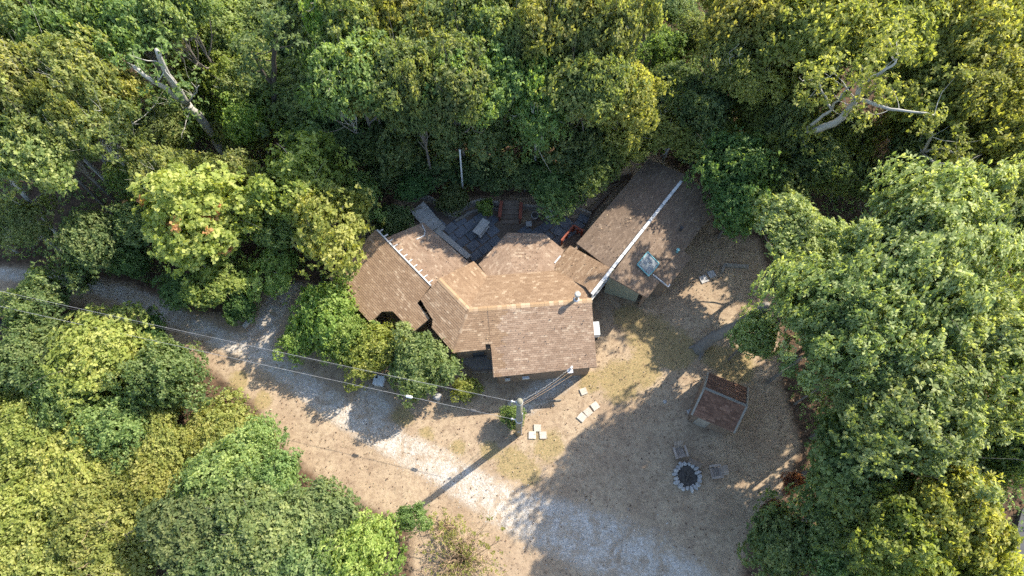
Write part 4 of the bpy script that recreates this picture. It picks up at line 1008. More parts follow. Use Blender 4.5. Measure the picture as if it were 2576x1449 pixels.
WOODS = [
 (55,55,125,13.0,'olive','o0','olive oak crown filling the top left corner'),
 (35,220,115,9.5,'olive','o1','olive oak with pale branches at the left edge below the corner crown'),
 (185,40,115,13.3,'green','a1','green crown second from the left along the top edge'),
 (190,190,110,10.2,'olive','o2','loose olive crown between the left edge and the forked pale trunk'),
 (320,50,110,13.1,'green','a2','green crown above the long left limb of the forked pale trunk'),
 (455,25,95,11.5,'green','a3','green crown directly above the forked pale trunk'),
 (90,360,125,6.6,'olive','a4','light olive tree at the left edge above the bare leaning trunks'),
 (230,330,100,7.2,'olive','o0','thin olive tree left of the forked pale trunk'),
 (335,320,80,6.0,'dark','o1','thin dark tree just left of the forked pale trunk base'),
 (570,60,95,12.9,'green','a0','green crown right of the forked pale trunk at the top edge'),
 (585,185,75,7.0,'bright','a1','bright green tree behind the fork of the pale trunk'),
 (620,300,70,7.9,'bright','s0','bright green small tree right of the pale trunk base'),
 (690,50,100,13.1,'dark','a2','dark crown above the dark upright trunk at the top'),
 (650,180,80,10.4,'olive','o2','loose olive crown left of the dark upright trunk'),
 (790,70,105,12.7,'olive','a3','olive crown right of the dark upright trunk at the top edge'),
 (780,210,100,9.7,'olive','a4','olive crown right of the dark upright trunk, second row'),
 (790,340,85,7.0,'green','a0','green tree above the yellow green trees left of the patio'),
 (900,50,110,11.6,'olive','a1','olive crown at the top edge, upper left of the flagpole'),
 (1015,55,110,11.5,'gold','a2','golden olive crown at the top edge above the flagpole'),
 (895,195,110,8.6,'green','a3','mid green crown in the second row, upper left of the flagpole'),
 (1010,195,105,8.6,'dark','a4','dark crown in the second row, just left above the flagpole'),
 (890,335,90,5.6,'dark','a0','dark tree left of the flagpole over the leaf litter'),
 (1000,345,90,5.4,'dark','a1','dark tree with a visible trunk left of the flagpole'),
 (1130,55,110,11.5,'dark','a2','dark crown at the top edge right above the flagpole'),
 (1130,195,110,8.6,'dark','a3','dark crown in the second row above the flagpole'),
 (1120,320,85,5.9,'dark','a4','dark crown directly behind the flagpole tip'),
 (1250,55,115,11.5,'olive','a0','olive crown at the top edge, right of the flagpole'),
 (1250,190,105,8.7,'green','a1','green crown in the second row, right of the flagpole'),
 (1230,320,95,5.9,'dark','a2','dark tree right of the flagpole above the patio stairs'),
 (1375,50,115,11.6,'gold','a3','golden olive crown at the top edge above the sun room'),
 (1360,190,85,8.7,'bright','a4','brightest green crown in the woods above the sun room'),
 (1340,300,85,6.4,'green','a0','green crown between the brightest crown and the patio'),
 (1480,70,115,11.2,'olive','a1','olive crown at the top edge left of the dark gap'),
 (1480,210,110,8.2,'olive','a2','olive crown in the second row left of the dark gap'),
 (1450,340,100,5.5,'dark','a3','dark tree above the right end of the patio'),
 (1570,250,90,7.4,'gold','a4','golden crown at the left side of the dark gap'),
 (1560,350,75,5.3,'gold','a0','yellowish tree at the upper left eave of the right wing'),
 (1395,470,80,2.8,'green','a1','green tree overhanging the right half of the patio'),
 (1490,420,70,3.8,'green','s1','green tree between the patio and the right wing eave'),
 (1575,60,75,11.4,'olive','o0','olive crown at the left rim of the dark gap, top edge'),
]
def woods_cap(x, y):
    cap = 11.2 if y < 300 else 9.5
    if 555 < x < 800 and y < 260: cap = 6.5
    if x > 1300 and y < 130: cap = 12.0
    if 600 < x < 960 and y > 250: cap = 4.5
    if x >= 960 and y > 290: cap = 5.0
    if 300 < x < 600 and y > 120: cap = 5.5
    return cap
for x, y, r, z, m, k, lab in WOODS:
    z = canopy_z(x, y, r, woods_cap(x, y)) if y < 400 else z
    plant(x, y, r, z, m, k if z > 5 or k[0] == 's' else 's'+str(int(k[1]) % 3), lab, WG)
RG = 'golden trees in the upper right'
RIGHT = [
 (1880,45,105,11.2,'gold','a0','golden crown at the top edge right of the dark gap'),
 (1820,150,75,9.6,'olive','o1','olive crown at the right rim of the dark gap'),
 (1770,250,85,7.2,'dark','a1','dark tree above the upper end of the right wing'),
 (1890,190,90,8.8,'gold','a2','golden tree left of the long bare grey limb'),
 (1990,60,120,11.2,'gold','a3','golden crown second from the dark gap along the top edge'),
 (2110,80,125,12.0,'gold','a4','golden crown above the long bare grey limb'),
 (2250,55,130,12.0,'gold','a0','golden crown at the top edge, third from the right corner'),
 (2400,70,130,11.2,'gold','a1','golden crown at the top edge next to the right corner'),
 (2535,50,115,11.2,'yellow','a2','yellow green crown filling the top right corner'),
 (2030,190,105,8.0,'gold','o2','loose golden crown behind the fork of the grey limb'),
 (2330,190,130,9.6,'gold','a4','golden crown right of the long bare grey limb'),
 (2460,210,120,10.4,'gold','a0','golden crown at the right edge, second row'),
 (2560,330,110,9.6,'yellow','a1','yellow green crown at the right edge above the pale oaks'),
 (2420,340,100,8.0,'gold','a2','golden tree above the pale oaks near the right edge'),
 (1960,330,70,6.0,'dark','s2','dark small tree at the foot of the long bare grey limb'),
 (2060,420,85,5.0,'dark','s0','dark bushy tree below the long bare grey limb'),
 (2320,400,80,6.0,'dark','s1','dark bushy tree between the grey brush and the pale oaks'),
 (1960,470,70,4.0,'dark','s2','dark low tree right of the emerald trees by the right wing'),
]
for x, y, r, z, m, k, lab in RIGHT: plant(x, y, r, z, m, k, lab, RG)
EG = 'emerald trees beside the right wing'
plant(1845,425,95,5.5,'emerald','s0','tall emerald tree touching the right wing gable',EG)
plant(1850,520,78,4.5,'emerald','s1','emerald tree with a short bare trunk right of the right wing',EG)
plant(1770,350,70,5,'dark','s2','dark emerald tree above the gable of the right wing',EG)
plant(1690,280,75,3,'dark','s1','low dark tree in the bottom of the dark gap',EG)
plant(1680,130,60,2,'emerald','b1','low emerald thicket in the dark gap at the top',EG,'shrub','shrub')
plant(1700,20,60,2.5,'dark','s0','dark low tree added as deep shade at the top of the dark gap',EG)  # this and the next two: added, dark leaves stand in for deep shade
plant(1745,90,50,3,'dark','s2','dark low tree added as deep shade on the right side of the dark gap',EG)
plant(1700,200,60,2.5,'dark','s1','dark low tree added as deep shade in the middle of the dark gap',EG)
plant(1640,330,60,4,'dark','s0','dark tree left above the right wing gable',EG)
OG = 'pale oaks on the right'
plant(2145,800,195,12.5,'oak','oak0','large pale green oak nearest the right wing',OG,'oak_tree')
plant(2330,640,240,13.5,'oak','oak1','large pale green oak at the right, behind the nearest oak',OG,'oak_tree')
plant(2290,980,225,12.0,'oak','oak0','large pale green oak right of the shed',OG,'oak_tree')
plant(2500,860,210,12.5,'oak','oak1','pale green oak cut by the right edge',OG,'oak_tree')
plant(2180,1140,150,8.5,'blue','a2','blue green oak right of the fire pit',OG,'oak_tree')
plant(2380,1110,140,8,'oak','a3','pale green oak above the yellow green trees at lower right',OG,'oak_tree')
plant(2545,1130,90,9,'green','a4','green tree at the right edge above the road',OG)
plant(2530,560,150,12,'oak','oak0','pale green oak at the right edge below the golden crowns',OG,'oak_tree')
plant(2020,590,115,6.5,'oak','a3','lower oak at the upper left rim of the pale oaks',OG,'oak_tree')
plant(2010,735,85,10.5,'oak','a1','oak bough mass at the left rim of the pale oaks',OG,'oak_tree')
plant(2230,820,150,7,'oak','p0','added shade-casting oak hidden under the canopy right of the shed',OG,'oak_tree')  # this and the next two: added under the canopy to dapple the ground
plant(2370,740,150,7,'oak','p0','added shade-casting oak hidden in the middle of the pale oaks',OG,'oak_tree')
plant(2110,950,90,6.5,'oak','p0','added shade-casting oak boughs at the canopy edge right above the shed',OG,'oak_tree')
plant(1895,845,60,5.0,'oak','s1','low oak bough spreading over the dry grass left of the big oaks',OG)
LG = 'yellow green trees in the lower right'
plant(2390,1300,140,10.5,'yellow','a0','yellow green tree at lower right beside the road',LG)
plant(2270,1400,130,10,'yellow','a1','yellow green tree at the bottom edge at lower right',LG)
plant(2450,1430,95,9.5,'yellow','a2','yellow green tree in the lower right corner by the road',LG)
plant(2120,1290,110,6,'blue','a3','blue green tree between the fire pit and the yellow green trees',LG)
plant(2130,1410,100,5,'green','a4','green tree at the bottom edge left of the yellow green trees',LG)
plant(1960,1360,95,4,'dark','s0','dark shadowed tree at the bottom edge right of the yard',LG)
plant(1995,1215,26,1.2,'rust','b0','small rusty brown shrub at the yard edge right of the fire pit',LG,'shrub','shrub')
plant(1945,1285,28,1.0,'rust','b1','low rusty shrub above the dark shadowed tree',LG,'shrub','shrub')
# along the track, left of the house
MG = 'trees between the woods and the track'
plant(505,555,128,6.0,'yellow','maple','yellow green maple with scattered orange red leaf tips',None,'maple_tree')
plant(760,455,115,6,'yellow','t0','yellow green tree upper left of the far left roof',MG)
plant(830,570,115,5.5,'yellow','t1','yellow green tree overhanging the far left roof end',MG)
plant(700,560,75,4.0,'green','t0','green tree between the maple and the far left roof',MG)
plant(690,670,75,2.6,'bright','t1','green bushy tree below the maple beside the spur track',MG)
plant(605,770,42,1.6,'emerald','b0','emerald bush at the corner of the spur track',MG,'shrub','shrub')
plant(545,700,80,3.2,'bright','t0','bright green tree filling the foot of the maple',MG)
plant(460,730,55,2.2,'green','s1','green small tree under the maple beside the track',MG)
plant(330,650,55,2.2,'emerald','c0','emerald leafy shrub above the track left of the maple',MG,'shrub','shrub')
plant(220,610,85,4,'dark','s2','dark tree above the track with leaning trunks around it',MG)
plant(210,690,32,1.4,'dark','b2','small dark bush overlapping the top of the track',MG,'shrub','shrub')
plant(360,560,70,4,'dark','s0','dark tree left of the maple',MG)
plant(60,560,75,4.5,'olive','o2','thin olive tree at the left edge above the track',MG)
plant(380,420,75,7,'olive','o0','thin olive tree above the maple with a leaning grey trunk',MG)
plant(1040,470,45,2.2,'emerald','s1','leafy small tree above the zigzag timber wall',MG)
plant(900,500,60,3.5,'green','s2','green small tree behind the far left low roof',MG)
plant(990,560,50,1.2,'dark','b0','dark shrub behind the timber rail wall',MG,'shrub','shrub')
plant(1140,500,38,1.2,'dark','b1','dark shrub at the foot of the flagpole',MG,'shrub','shrub')
plant(1222,522,22,1.0,'bright','c0','bright feathery shrub in the zigzag timber wall',None,'shrub','shrub')
# by the house front
FG = 'bushes in front of the house'
plant(830,795,90,2.2,'bright','b0','brightest rounded bush beside the far left roof',FG,'shrub','shrub')
plant(765,850,55,1.5,'bright','b1','bright low bush at the mouth of the spur track',FG,'shrub','shrub')
plant(885,855,75,1.9,'bright','b2','bright bush between the far left roof and the yellowish bush',FG,'shrub','shrub')
plant(945,885,70,2.0,'yellow','b0','yellowish bush between the bright bush and the blue green bush',FG,'shrub','shrub')
plant(1062,918,92,2.4,'blue','c0','blue green long leaved bush in front of the porch',FG,'shrub','shrub')
plant(1172,978,32,0.9,'yellow','b1','small round yellow green shrub below the porch',FG,'shrub','shrub')
plant(1291,1050,32,1.0,'green','b2','small green shrub at the foot of the utility pole',FG,'shrub','shrub')
# lower left thicket
TG = 'thicket in the lower left'
plant(105,760,80,2.2,'dark','b1','dark bush under the overhead lines at the left',TG,'shrub','shrub')
plant(70,900,95,2.0,'dark','b2','dark bush below the white topped post at the left edge',TG,'shrub','shrub')
plant(245,880,125,3.2,'yellow','s0','large round yellow green shrub under the overhead lines',TG,'shrub','shrub')
plant(380,850,50,1.5,'emerald','b0','emerald bush right behind the large round shrub',TG,'shrub','shrub')
plant(420,945,90,2.4,'blue','b1','pale green shrub at the track edge right of the round shrub',TG,'shrub','shrub')
plant(160,985,90,1.8,'green','b2','green shrub below the large round shrub',TG,'shrub','shrub')
plant(30,965,55,1.2,'yellow','b0','small yellow shrub at the left edge below the dark bush',TG,'shrub','shrub')
plant(290,1075,95,1.7,'green','b1','green shrub in the middle of the thicket',TG,'shrub','shrub')
plant(60,1110,105,1.5,'yellow','b2','yellow green shrub at the left edge of the thicket',TG,'shrub','shrub')
plant(170,1180,115,1.5,'yellow','b1','yellow green shrub in the thicket left of its green shrub',TG,'shrub','shrub')
plant(400,1120,95,1.3,'gold','b0','golden shrub right of the green shrub in the thicket',TG,'shrub','shrub')
plant(570,1100,95,1.2,'gold','b1','dry golden shrub at the thicket edge by the sandy track',TG,'shrub','shrub')
plant(60,1290,120,1.5,'yellow','b2','yellow green shrub at the left edge near the bottom',TG,'shrub','shrub')
plant(240,1310,120,1.5,'gold','b0','golden shrub near the bottom of the thicket',TG,'shrub','shrub')
plant(90,1430,115,1.4,'gold','b1','golden shrub in the bottom left corner',TG,'shrub','shrub')
plant(290,1430,105,1.4,'gold','b2','golden shrub at the bottom edge with white branches',TG,'shrub','shrub')
plant(370,1230,85,1.5,'yellow','b0','yellow green shrub left of the dark lower thicket trees',TG,'shrub','shrub')
BG = 'dense green trees at the bottom'
plant(645,1120,70,2.4,'green','s2','green tree at the thicket edge beside the cable shadow',BG)
plant(560,1200,105,3.6,'green','s0','green tree at the top of the dense bottom group',BG)
plant(690,1220,80,3.2,'green','s1','green tree at the track side of the dense bottom group',BG)
plant(470,1330,110,4.5,'dark','a0','dark tree at the left of the dense bottom group',BG)
plant(640,1330,120,4.8,'blue','a1','blue green tree in the middle of the dense bottom group',BG)
plant(800,1310,105,4.2,'blue','a2','blue green tree at the right of the dense bottom group',BG)
plant(560,1440,110,4.5,'dark','a3','dark tree at the bottom edge of the dense group',BG)
plant(740,1430,110,4.5,'blue','a4','blue green tree at the bottom edge of the dense group',BG)
plant(900,1400,105,3.8,'bright','s2','bright green tree at the bottom edge nearest the bare shrub',BG)
plant(1030,1305,45,2.4,'green','t1','lone small green tree where the pole shadow ends',None)

fr_ = random.Random(99)
ORD = ['first','second','third','fourth','fifth','sixth','seventh','eighth','ninth','tenth','eleventh','twelfth','thirteenth','fourteenth','fifteenth','sixteenth','seventeenth','eighteenth','nineteenth','twentieth']
def nth(k): return ORD[k] if k < 20 else 'twenty-'+ORD[k-20]
HUE = dict(olive='olive', green='green', gold='golden', dark='dark green', bright='bright green', yellow='yellow green')
FILL = []
for gy in range(-40, 470, 82):
    for gx in range(-20, 1620, 96):
        x = gx+fr_.uniform(-34, 34); y = gy+fr_.uniform(-28, 28)
        if y > 250 and 1060 < x < 1260: continue
        if (y > 330 and x > 1040) or x > 1545: continue
        if y > 300 and x < 330 and fr_.random() < 0.55: continue
        if 270 < x < 610 and 60 < y < 420: continue
        if 600 < x < 960 and y > 350: continue
        FILL.append((gy, x, y))
FILL.sort(); rows_ = sorted({f[0] for f in FILL}); cnt = {}
for gy, x, y in FILL:
    cnt[gy] = cnt.get(gy, -1)+1
    z = canopy_z(x, y, 75, woods_cap(x, y)-fr_.uniform(0.2, 2.2))
    m = fr_.choice(['olive','olive','green','gold','olive'] if x < 500 else ['green','olive','dark','green','bright'] if x < 900 else ['dark','green','olive','green','dark','gold'])
    plant(x, y, fr_.uniform(62, 92), z, m, fr_.choice(['a0','a1','a2','a3','a4','o0','o1','o2'] if z > 5 else ['s0','s1','s2']), f'lesser {HUE[m]} crown in the woods, {nth(rows_.index(gy))} row from the top, {nth(cnt[gy])} from the left', 'lesser crowns in the woods behind the house')
for row, gy in enumerate((-30, 60, 150, 240, 320)):
    k_ = -1
    for gx in range(1700, 2640, 100):
        x = gx+fr_.uniform(-34, 34); y = gy+fr_.uniform(-28, 28)
        if x < 1830 and y < 260: continue
        if 1940 < x < 2380 and 130 < y < 330: continue
        k_ += 1; m = fr_.choice(['gold','gold','yellow','olive'])
        plant(x, y, fr_.uniform(65, 95), max(3, 9.0-(y-55)*0.012+fr_.uniform(-1, 0.8)), m, fr_.choice(['a0','a1','a2','a3','o0','o1']), f'lesser {HUE[m]} crown at upper right, {nth(row)} row down, {nth(k_)} from the dark gap', 'lesser golden crowns at upper right')
for x, y, r, z, m, wh_ in [(520,300,55,2.5,'bright','right beside its lower trunk'),(450,330,60,2.5,'olive','left of its lower trunk'),(505,205,60,3.5,'bright','right of its fork'),(430,270,60,3,'green','left below its fork'),(385,120,70,6,'olive','between its two upper limbs'),(545,120,60,5,'green','right of its upper limb'),(300,250,60,4,'olive','below the tip of its left limb')]:
    plant(x, y, r, z, m, fr_.choice(['s0','s1','s2']), f'low sunlit {HUE[m]} tree by the forked pale trunk, {wh_}', 'low trees below the forked trunk')
for x, y, r, z, wh_ in [(1040,420,55,2.2,'left of the flagpole foot'),(1100,420,55,2.4,'just left behind the flagpole'),(1190,425,50,2.2,'just right behind the flagpole'),(1250,440,50,2.0,'behind the left red railing'),(1320,440,55,2.4,'behind the right red railing'),(960,430,50,2.2,'over the leaf litter left of the patio')]:
    plant(x, y, r, z, 'dark', fr_.choice(['s0','s1','s2','t0']), f'dark low tree on the bank, {wh_}', 'low trees on the bank behind the patio')
for x, y, r, z, wh_ in [(2240,470,70,3,'right below the dead brush'),(2150,450,60,3,'left below the dead brush'),(2480,470,80,6,'nearest the right edge'),(2030,350,60,4,'under the bend of the bare grey limb'),(1900,300,60,4,'left of the bare grey limb'),(2120,350,60,4,'under the middle of the bare grey limb')]:
    plant(x, y, r, z, 'dark', fr_.choice(['s0','s1','s2']), f'dark understorey tree above the pale oaks, {wh_}', 'dark understorey above the pale oaks')
bands = [(930, 1080, 'upper'), (1080, 1200, 'middle'), (1200, 1320, 'lower'), (1320, 1449, 'bottom')]
for y0_, y1_, bn in bands:
    xs = sorted(fr_.uniform(-10, 430 if y0_ < 1060 else 620) for _ in range(14))
    for k, x in enumerate(xs):
        y = fr_.uniform(y0_, y1_); m = fr_.choice(['yellow','gold','yellow','olive'])
        plant(x, y, fr_.uniform(40, 70), fr_.uniform(0.7, 1.2), m, fr_.choice(['b0','b1','b2']), f'low {HUE[m]} shrub in the lower left thicket, {bn} band, {nth(k)} from the left edge', 'low shrubs wedged in the thicket', 'shrub', 'shrub')

# ---- trees drawn with their own limbs
def limb_tree(name, label, limbs, m, leaf=None, group=None, crown=None):
    base = G(*limbs[0][0][0][:2], limbs[0][0][0][2]) if len(limbs[0][0][0]) > 2 else G(*limbs[0][0][0])
    base = Vector((base.x, base.y, 0)); t = empty(name, base); tag(t, label, 'tree', group)
    mb = MB(); r = np.random.default_rng(len(label)); tips = []
    for pts, ra, rb in limbs:
        W3 = [G(x, y, z)-base for x, y, z in pts]; F_ = []
        for i in range(len(W3)-1):
            for k in range(3):
                F_.append(W3[i].lerp(W3[i+1], k/3)+Vector(r.normal(size=3)*0.04*(k > 0)))
        F_.append(W3[-1]); n = len(F_)
        mb.tube(F_, [ra+(rb-ra)*k/(n-1) for k in range(n)], 9)
        tips.append(F_[-1])
        for q in range(5 if leaf else 0):
            s0 = F_[int(r.integers(n//2, n))]; e0 = s0+Vector(r.normal(size=3)*0.9)+Vector((0,0,0.5)); rb = min(rb, 0.07)
            mb.tube(limb_path(r, s0, e0, 0.15, 4), [rb*0.6, rb*0.5, rb*0.38, rb*0.25, rb*0.1], 5, cap=False); tips.append(e0)
    mb.build('trunk', M[m], t, True)
    if leaf:
        n = crown[0]; rad = crown[1]
        idx = r.integers(0, len(tips), n); T_ = np.array([tuple(p) for p in tips])[idx]
        d = r.normal(size=(n, 3)); d /= np.linalg.norm(d, axis=1)[:, None]; d[:, 2] = np.abs(d[:, 2])*0.8; 
        pos = T_+d*(rad*r.uniform(0.2, 1, n)**0.6)[:, None]
        tint = np.clip(0.5+0.2*r.normal(size=n), 0, 1)
        me = leaf_mesh('crown', pos, d, 0.24, 9, tint, None, 0.55, 0.6, 77)
        o_ = bpy.data.objects.new('crown', me); link(o_, t); o_["kind"] = 'stuff'
        o_.material_slots[0].link = 'OBJECT'; o_.material_slots[0].material = L[leaf]
    return t
limb_tree('forked_tree', 'tall forked tree with a thick pale grey trunk at upper left',
   [([(572,396,-0.2),(545,355,1.6),(505,300,4.4),(470,262,6.4)],0.38,0.28),
    ([(470,262,6.4),(440,215,9.6),(415,175,12.0),(395,125,14.0)],0.26,0.14),
    ([(470,262,6.3),(430,235,9.2),(380,200,12.0),(335,165,13.2)],0.19,0.09),
    ([(470,262,6.4),(485,240,7.6),(500,215,8.6)],0.07,0.03),
    ([(470,262,6.4),(450,255,7.5),(430,250,8.0)],0.04,0.02)], 'bark_pale', 'green', None, (140, 0.9))
limb_tree('dark_trunk_tree', 'dark upright trunk in the woods left of centre near the top',
   [([(712,400,-0.2),(705,350,2.2),(695,290,4.8),(690,220,7.6)],0.30,0.22),
    ([(690,220,7.6),(688,150,10.2),(700,60,13)],0.2,0.1), ([(690,220,7.6),(660,180,9.4),(640,140,11)],0.14,0.06)], 'bark_dark', 'dark', None, (260, 0.9))
limb_tree('spreading_tree', 'spreading tree with a long bare grey limb in the upper right',
   [([(1950,405,-0.2),(1980,352,3.5),(2000,330,6.5),(2045,328,8.5)],0.30,0.24),
    ([(2045,328,8.5),(2100,310,10.2),(2140,270,11.6),(2153,250,12.2)],0.23,0.17),
    ([(2153,250,12.2),(2172,205,13.4),(2205,190,14.0),(2245,165,14.6),(2260,140,15)],0.14,0.05),
    ([(2153,250,12.2),(2190,258,12.9),(2240,275,13.3),(2300,282,13.6),(2350,290,13.6)],0.13,0.04),
    ([(2020,330,7.5),(2060,300,10),(2093,275,11.4),(2070,235,12.4),(2058,205,13)],0.12,0.04),
    ([(2093,275,11.4),(2120,235,12.8),(2160,200,14)],0.08,0.03)], 'bark_pale', 'gold', None, (380, 0.8))
limb_tree('grey_limb_tree', 'tree with twisted bare grey limbs above the pale oaks',
   [([(2195,430,-0.2),(2260,400,5),(2320,385,7.5)],0.2,0.15), ([(2320,385,7.5),(2340,350,9.5),(2345,330,10)],0.11,0.05),
    ([(2320,385,7.5),(2370,372,9),(2400,385,9.5),(2420,362,10)],0.09,0.04), ([(2320,385,7.5),(2350,410,9),(2410,415,9.6)],0.09,0.04)], 'bark_pale', 'gold', None, (160, 0.7))
def leaning(name, label, pts, ra, rb, m='bark_pale'):
    return limb_tree(name, label, [(pts, ra, rb)], m, 'olive', 'leaning trunks at the left', (90, 0.8))
leaning('leaning_tree', 'leaning grey trunk at the left edge above the track', [(168,615,0),(120,560,2.2),(60,490,5),(10,430,7.4)], 0.2, 0.12)
leaning('leaning_tree', 'leaning grey trunk above the maple', [(400,512,0),(365,455,2.8),(330,395,5.8),(300,340,8)], 0.2, 0.11)
leaning('leaning_tree', 'short pale trunk leaning into the track at the left edge', [(50,640,0),(20,622,1.4),(-20,600,3)], 0.13, 0.08)
leaning('leaning_tree', 'slim trunk just right of the maple', [(668,555,0),(655,520,1.8),(640,470,4),(625,430,6)], 0.17, 0.08)
leaning('leaning_tree', 'slim trunk over the red leaf litter left of the flagpole', [(1020,445,0),(1008,410,2),(1000,370,4.5),(992,310,7.5)], 0.14, 0.08)
leaning('leaning_tree', 'slim grey trunk left of the leaf litter patch', [(895,405,0),(880,370,2),(862,330,4.5)], 0.10, 0.06)
leaning('leaning_tree', 'pale forked limb in the left woods below the corner crown', [(262,345,-0.2),(235,305,4),(205,255,7.5),(182,218,9.5),(150,235,10.5),(90,238,11.5),(20,240,12)], 0.12, 0.05)
limb_tree('leaning_tree', 'thick oak trunk base leaning right at the rim of the yard', [([(1752,880,-0.15),(1768,868,0.4),(1800,845,1.8),(1850,822,4.0),(1930,770,7.0)],0.46,0.30), ([(1768,868,0.2),(1742,872,0.05),(1722,880,-0.15)],0.17,0.06), ([(1768,868,0.2),(1765,892,0.05),(1758,910,-0.15)],0.2,0.07)], 'bark')

# ---- bare twiggy shrubs
def twiggy(x, y, R, z, n, label, m='wood_tan', leaves=60, leafm='yellow', seed=1, up=0.5):
    q = G(x, y); t = empty('bare_shrub', q); tag(t, label, 'shrub', 'bare twiggy shrubs'); r = np.random.default_rng(seed); mb = MB(); tips = []
    for k in range(n):
        a_ = r.uniform(0, 6.28); e = r.uniform(0.35, 1.0); ln = R*r.uniform(0.55, 1.05)
        tip = np.array([math.cos(a_)*ln*e, math.sin(a_)*ln*e, z*r.uniform(0.5, 1.1)])
        path = limb_path(r, r.normal(size=3)*0.05*np.array([1,1,0]), tip, 0.16, 5); mb.tube(path, [0.035,0.03,0.024,0.018,0.013,0.006], 4, cap=False)
        for q2 in range(5):
            s0 = path[int(r.integers(2, 6))]; e0 = s0+Vector(r.normal(size=3)*R*0.16)+Vector(tip)*0.1
            mb.tube(limb_path(r, s0, e0, 0.1, 2), [0.014,0.011,0.005], 3, cap=False); tips.append(tuple(e0))
    mb.build('branches', M[m], t)
    T_ = np.array(tips)[r.integers(0, len(tips), leaves)]; d = np.tile(np.array([[0,0,1.0]]), (leaves, 1))
    me = leaf_mesh('foliage', T_, d, 0.12, 5, np.clip(0.5+0.2*r.normal(size=leaves),0,1), None, 0.6, 0.7, seed)
    o_ = bpy.data.objects.new('foliage', me); link(o_, t); o_["kind"] = 'stuff'; o_.material_slots[0].link = 'OBJECT'; o_.material_slots[0].material = L[leafm]
twiggy(1165,1410,3.0,2.0,80,'large bare grey twiggy shrub at the bottom edge beside the track',seed=3,leaves=420,leafm='gold')
twiggy(1120,1330,1.6,1.0,26,'sparse leafy twigs at the sandy edge above the bare shrub',seed=4,leaves=110)
twiggy(2195,350,2.6,5.0,70,'grey dead brush below the long bare limb',seed=5,leaves=60,leafm='gold')
twiggy(2180,395,2.2,4.0,46,'tan dead brush above the pale oaks',seed=6,leaves=60,leafm='gold')
twiggy(330,1420,2.4,3.4,26,'white dead branches lying over the bottom left thicket',seed=7,leaves=30,leafm='gold')
twiggy(620,1060,1.3,1.3,30,'pale dried flower heads at the tip of the dry golden shrub',seed=8,leaves=40,leafm='gold')

# ------------------------------------------------------------------ ground cover nobody could count
def scatter(n, lo, hi, keep, seed):
    r = np.random.default_rng(seed); X = np.stack([r.uniform(lo[0], hi[0], n), r.uniform(lo[1], hi[1], n)], 1)
    c, g, s_ = masks(X); k = keep(c, g, s_, r); return X[k], r
HP = [np.array([(p.x, p.y) for p in poly]) for poly in (
      [G(1241,945), G(1500,920), G(1488,756), G(1180,780), G(1141,885)], [G(1141,885), G(828,700), G(950,585), G(1065,560), G(1230,690)],
      [G(1204,665), G(1276,590), G(1369,590), G(1419,635), G(1390,690)], [G(1400,680), G(1631,399), G(1815,508), G(1690,722), G(1628,749), G(1488,745)])]
def off_house(X):
    ok = np.ones(len(X), bool)
    for h in HP: ok &= ~in_poly(X, h)
    return ok
# woodland undergrowth
X, r = scatter(52000, (-44, -4), (44, 52), lambda c, g, s_, r: (c < 0.25) & (r.random(len(c)) < 0.9), 401)
cl = np.sin(X[:,0]*0.7+1)*np.cos(X[:,1]*0.6)+0.6*np.sin(X[:,0]*1.9+X[:,1]*1.3)
X = X[(cl > -0.7) & off_house(X)]; n = len(X)
pos = np.stack([X[:,0], X[:,1], ground_height(X[:,0], X[:,1])+r.uniform(0.08, 1.3, n)*r.random(n)], 1)
d = np.tile(np.array([[0,0,1.0]]), (n, 1))+r.normal(size=(n,3))*0.3
me = leaf_mesh('undergrowth', pos, d, 0.17, 5, np.clip(0.4+0.25*r.normal(size=n),0,1), None, 0.6, 0.7, 402)
o_ = bpy.data.objects.new('undergrowth', me); link(o_); me.materials[0] = L['green']; tag(o_, 'low leafy undergrowth covering the woodland floor', 'undergrowth', kind='stuff')
# dry grass in the yard
X, r = scatter(60000, (-14, -2), (22, 26), lambda c, g, s_, r: (c > 0.5) & (r.random(len(c)) < (0.06+0.38*s_)*(1-0.9*g)), 411)
X = X[off_house(X)]; n = len(X); pos = np.stack([X[:,0], X[:,1], np.full(n, 0.0)], 1)
d = np.tile(np.array([[0,0,1.0]]), (n, 1)); me = leaf_mesh('dry_grass', pos, d*2.2, 0.13, 4, np.clip(0.5+0.3*r.normal(size=n),0,1), None, 0.12, 0.0, 412, droop=-0.4)
grm = mat_leaf('dry_grass_blade', (0.12,0.115,0.045), (0.24,0.18,0.09), (0.40,0.31,0.18), 0.15)
me.materials[0] = grm; o_ = link(bpy.data.objects.new('dry_grass', me)); tag(o_, 'short dry grass scattered over the sunlit yard', 'grass', kind='stuff')
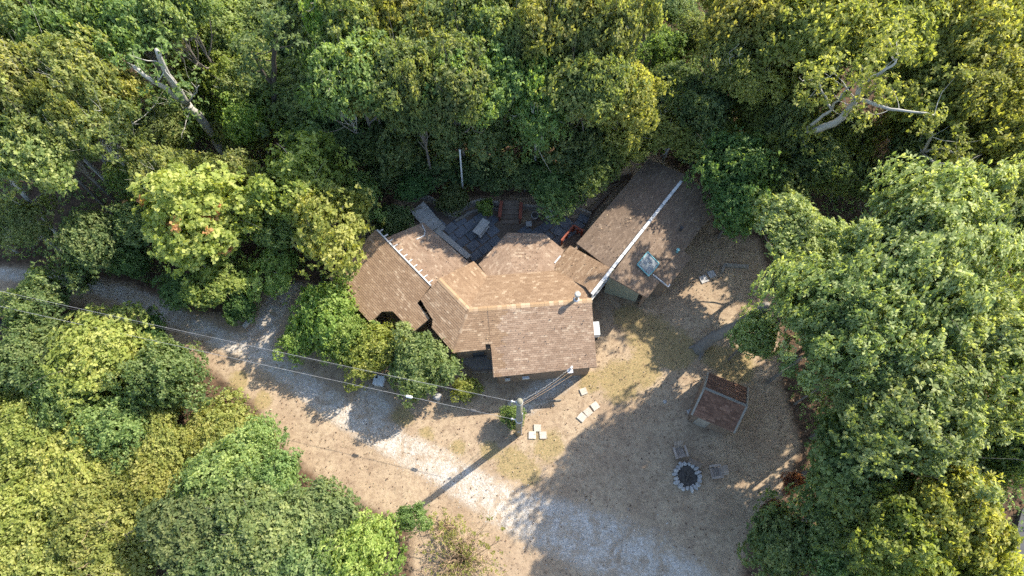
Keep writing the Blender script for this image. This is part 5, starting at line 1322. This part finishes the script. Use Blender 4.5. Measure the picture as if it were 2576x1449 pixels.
# fallen leaves
X, r = scatter(30000, (-30, -3), (28, 34), lambda c, g, s_, r: (r.random(len(c)) < np.where(c > 0.5, 0.42-0.25*g, 0.6)), 421)
X = X[off_house(X)]; n = len(X); pos = np.stack([X[:,0], X[:,1], ground_height(X[:,0], X[:,1])+0.03], 1)
d = np.tile(np.array([[0,0,1.0]]), (n, 1)); me = leaf_mesh('fallen_leaves', pos, d, 0.12, 1, r.random(n), None, 0.7, 3.0, 422, droop=1.0)
me.materials[0] = mat_leaf('fallen_leaf', (0.11,0.06,0.035), (0.22,0.14,0.075), (0.46,0.36,0.20), 0.1)
tag(link(bpy.data.objects.new('fallen_leaves', me)), 'fallen brown and tan leaves strewn over the yard and woods', 'leaves', kind='stuff')
def on_roofs():
    r = np.random.default_rng(441); P_, D_ = [], []
    for pl, corners, n in ((pS, [(1241,940),(1495,918),(1485,760),(1190,785)], 70), (pGW, [(1727,445),(1635,405),(1470,595),(1540,672)], 150), (pGE, [(1727,445),(1800,508),(1630,740),(1540,696)], 170),
                           (pHc, [(1280,592),(1365,592),(1350,680),(1292,686)], 40), (pB, [(975,604),(1065,565),(1180,662),(1090,716)], 60), (pF, [(1434,624),(1530,672),(1486,738),(1395,680)], 30)):
        q = [pl.at(*c) for c in corners]
        for k in range(n):
            u, v = r.random(), r.random(); p = q[0].lerp(q[1], u).lerp(q[3].lerp(q[2], u), v)
            P_.append(tuple(p+pl.n*0.05)); D_.append(tuple(pl.n))
    return np.array(P_), np.array(D_), r
pos, d, r = on_roofs()
me = leaf_mesh('leaf_litter', pos, d*3, 0.10, 1, r.random(len(pos)), None, 0.7, 3.0, 442, droop=0.0)
me.materials[0] = bpy.data.materials['fallen_leaf']; o_ = bpy.data.objects.new('leaf_litter', me); link(o_, HOUSE); o_["kind"] = 'stuff'
# loose gravel stones
X, r = scatter(26000, (-32, -2), (20, 24), lambda c, g, s_, r: (c > 0.4) & (r.random(len(c)) < g*0.8), 431)
n = len(X); s_ = r.uniform(0.018, 0.045, n); b8 = np.array([[1,0,0],[0,1,0],[-1,0,0],[0,-1,0],[0,0,0.7]])
V = (b8[None]*s_[:,None,None]*r.uniform(0.7,1.3,(n,5,1))); V[:,:,0] += X[:,0,None]; V[:,:,1] += X[:,1,None]; V[:,:,2] += 0.008
F = np.array([[0,1,4],[1,2,4],[2,3,4],[3,0,4]])[None]+np.arange(n)[:,None,None]*5
me = bpy.data.meshes.new('gravel'); me.vertices.add(n*5); me.vertices.foreach_set("co", V.astype(np.float32).ravel())
me.loops.add(n*12); me.loops.foreach_set("vertex_index", F.astype(np.int32).ravel()); me.polygons.add(n*4); me.polygons.foreach_set("loop_start", np.arange(0, n*12, 3, dtype=np.int32))
a_ = me.attributes.new("tint", 'FLOAT', 'POINT'); a_.data.foreach_set("value", np.repeat(r.random(n), 5).astype(np.float32)); me.materials.append(M['concrete']); me.update(calc_edges=True)
tag(link(bpy.data.objects.new('gravel', me)), 'loose pale gravel stones on the track', 'gravel', kind='stuff')
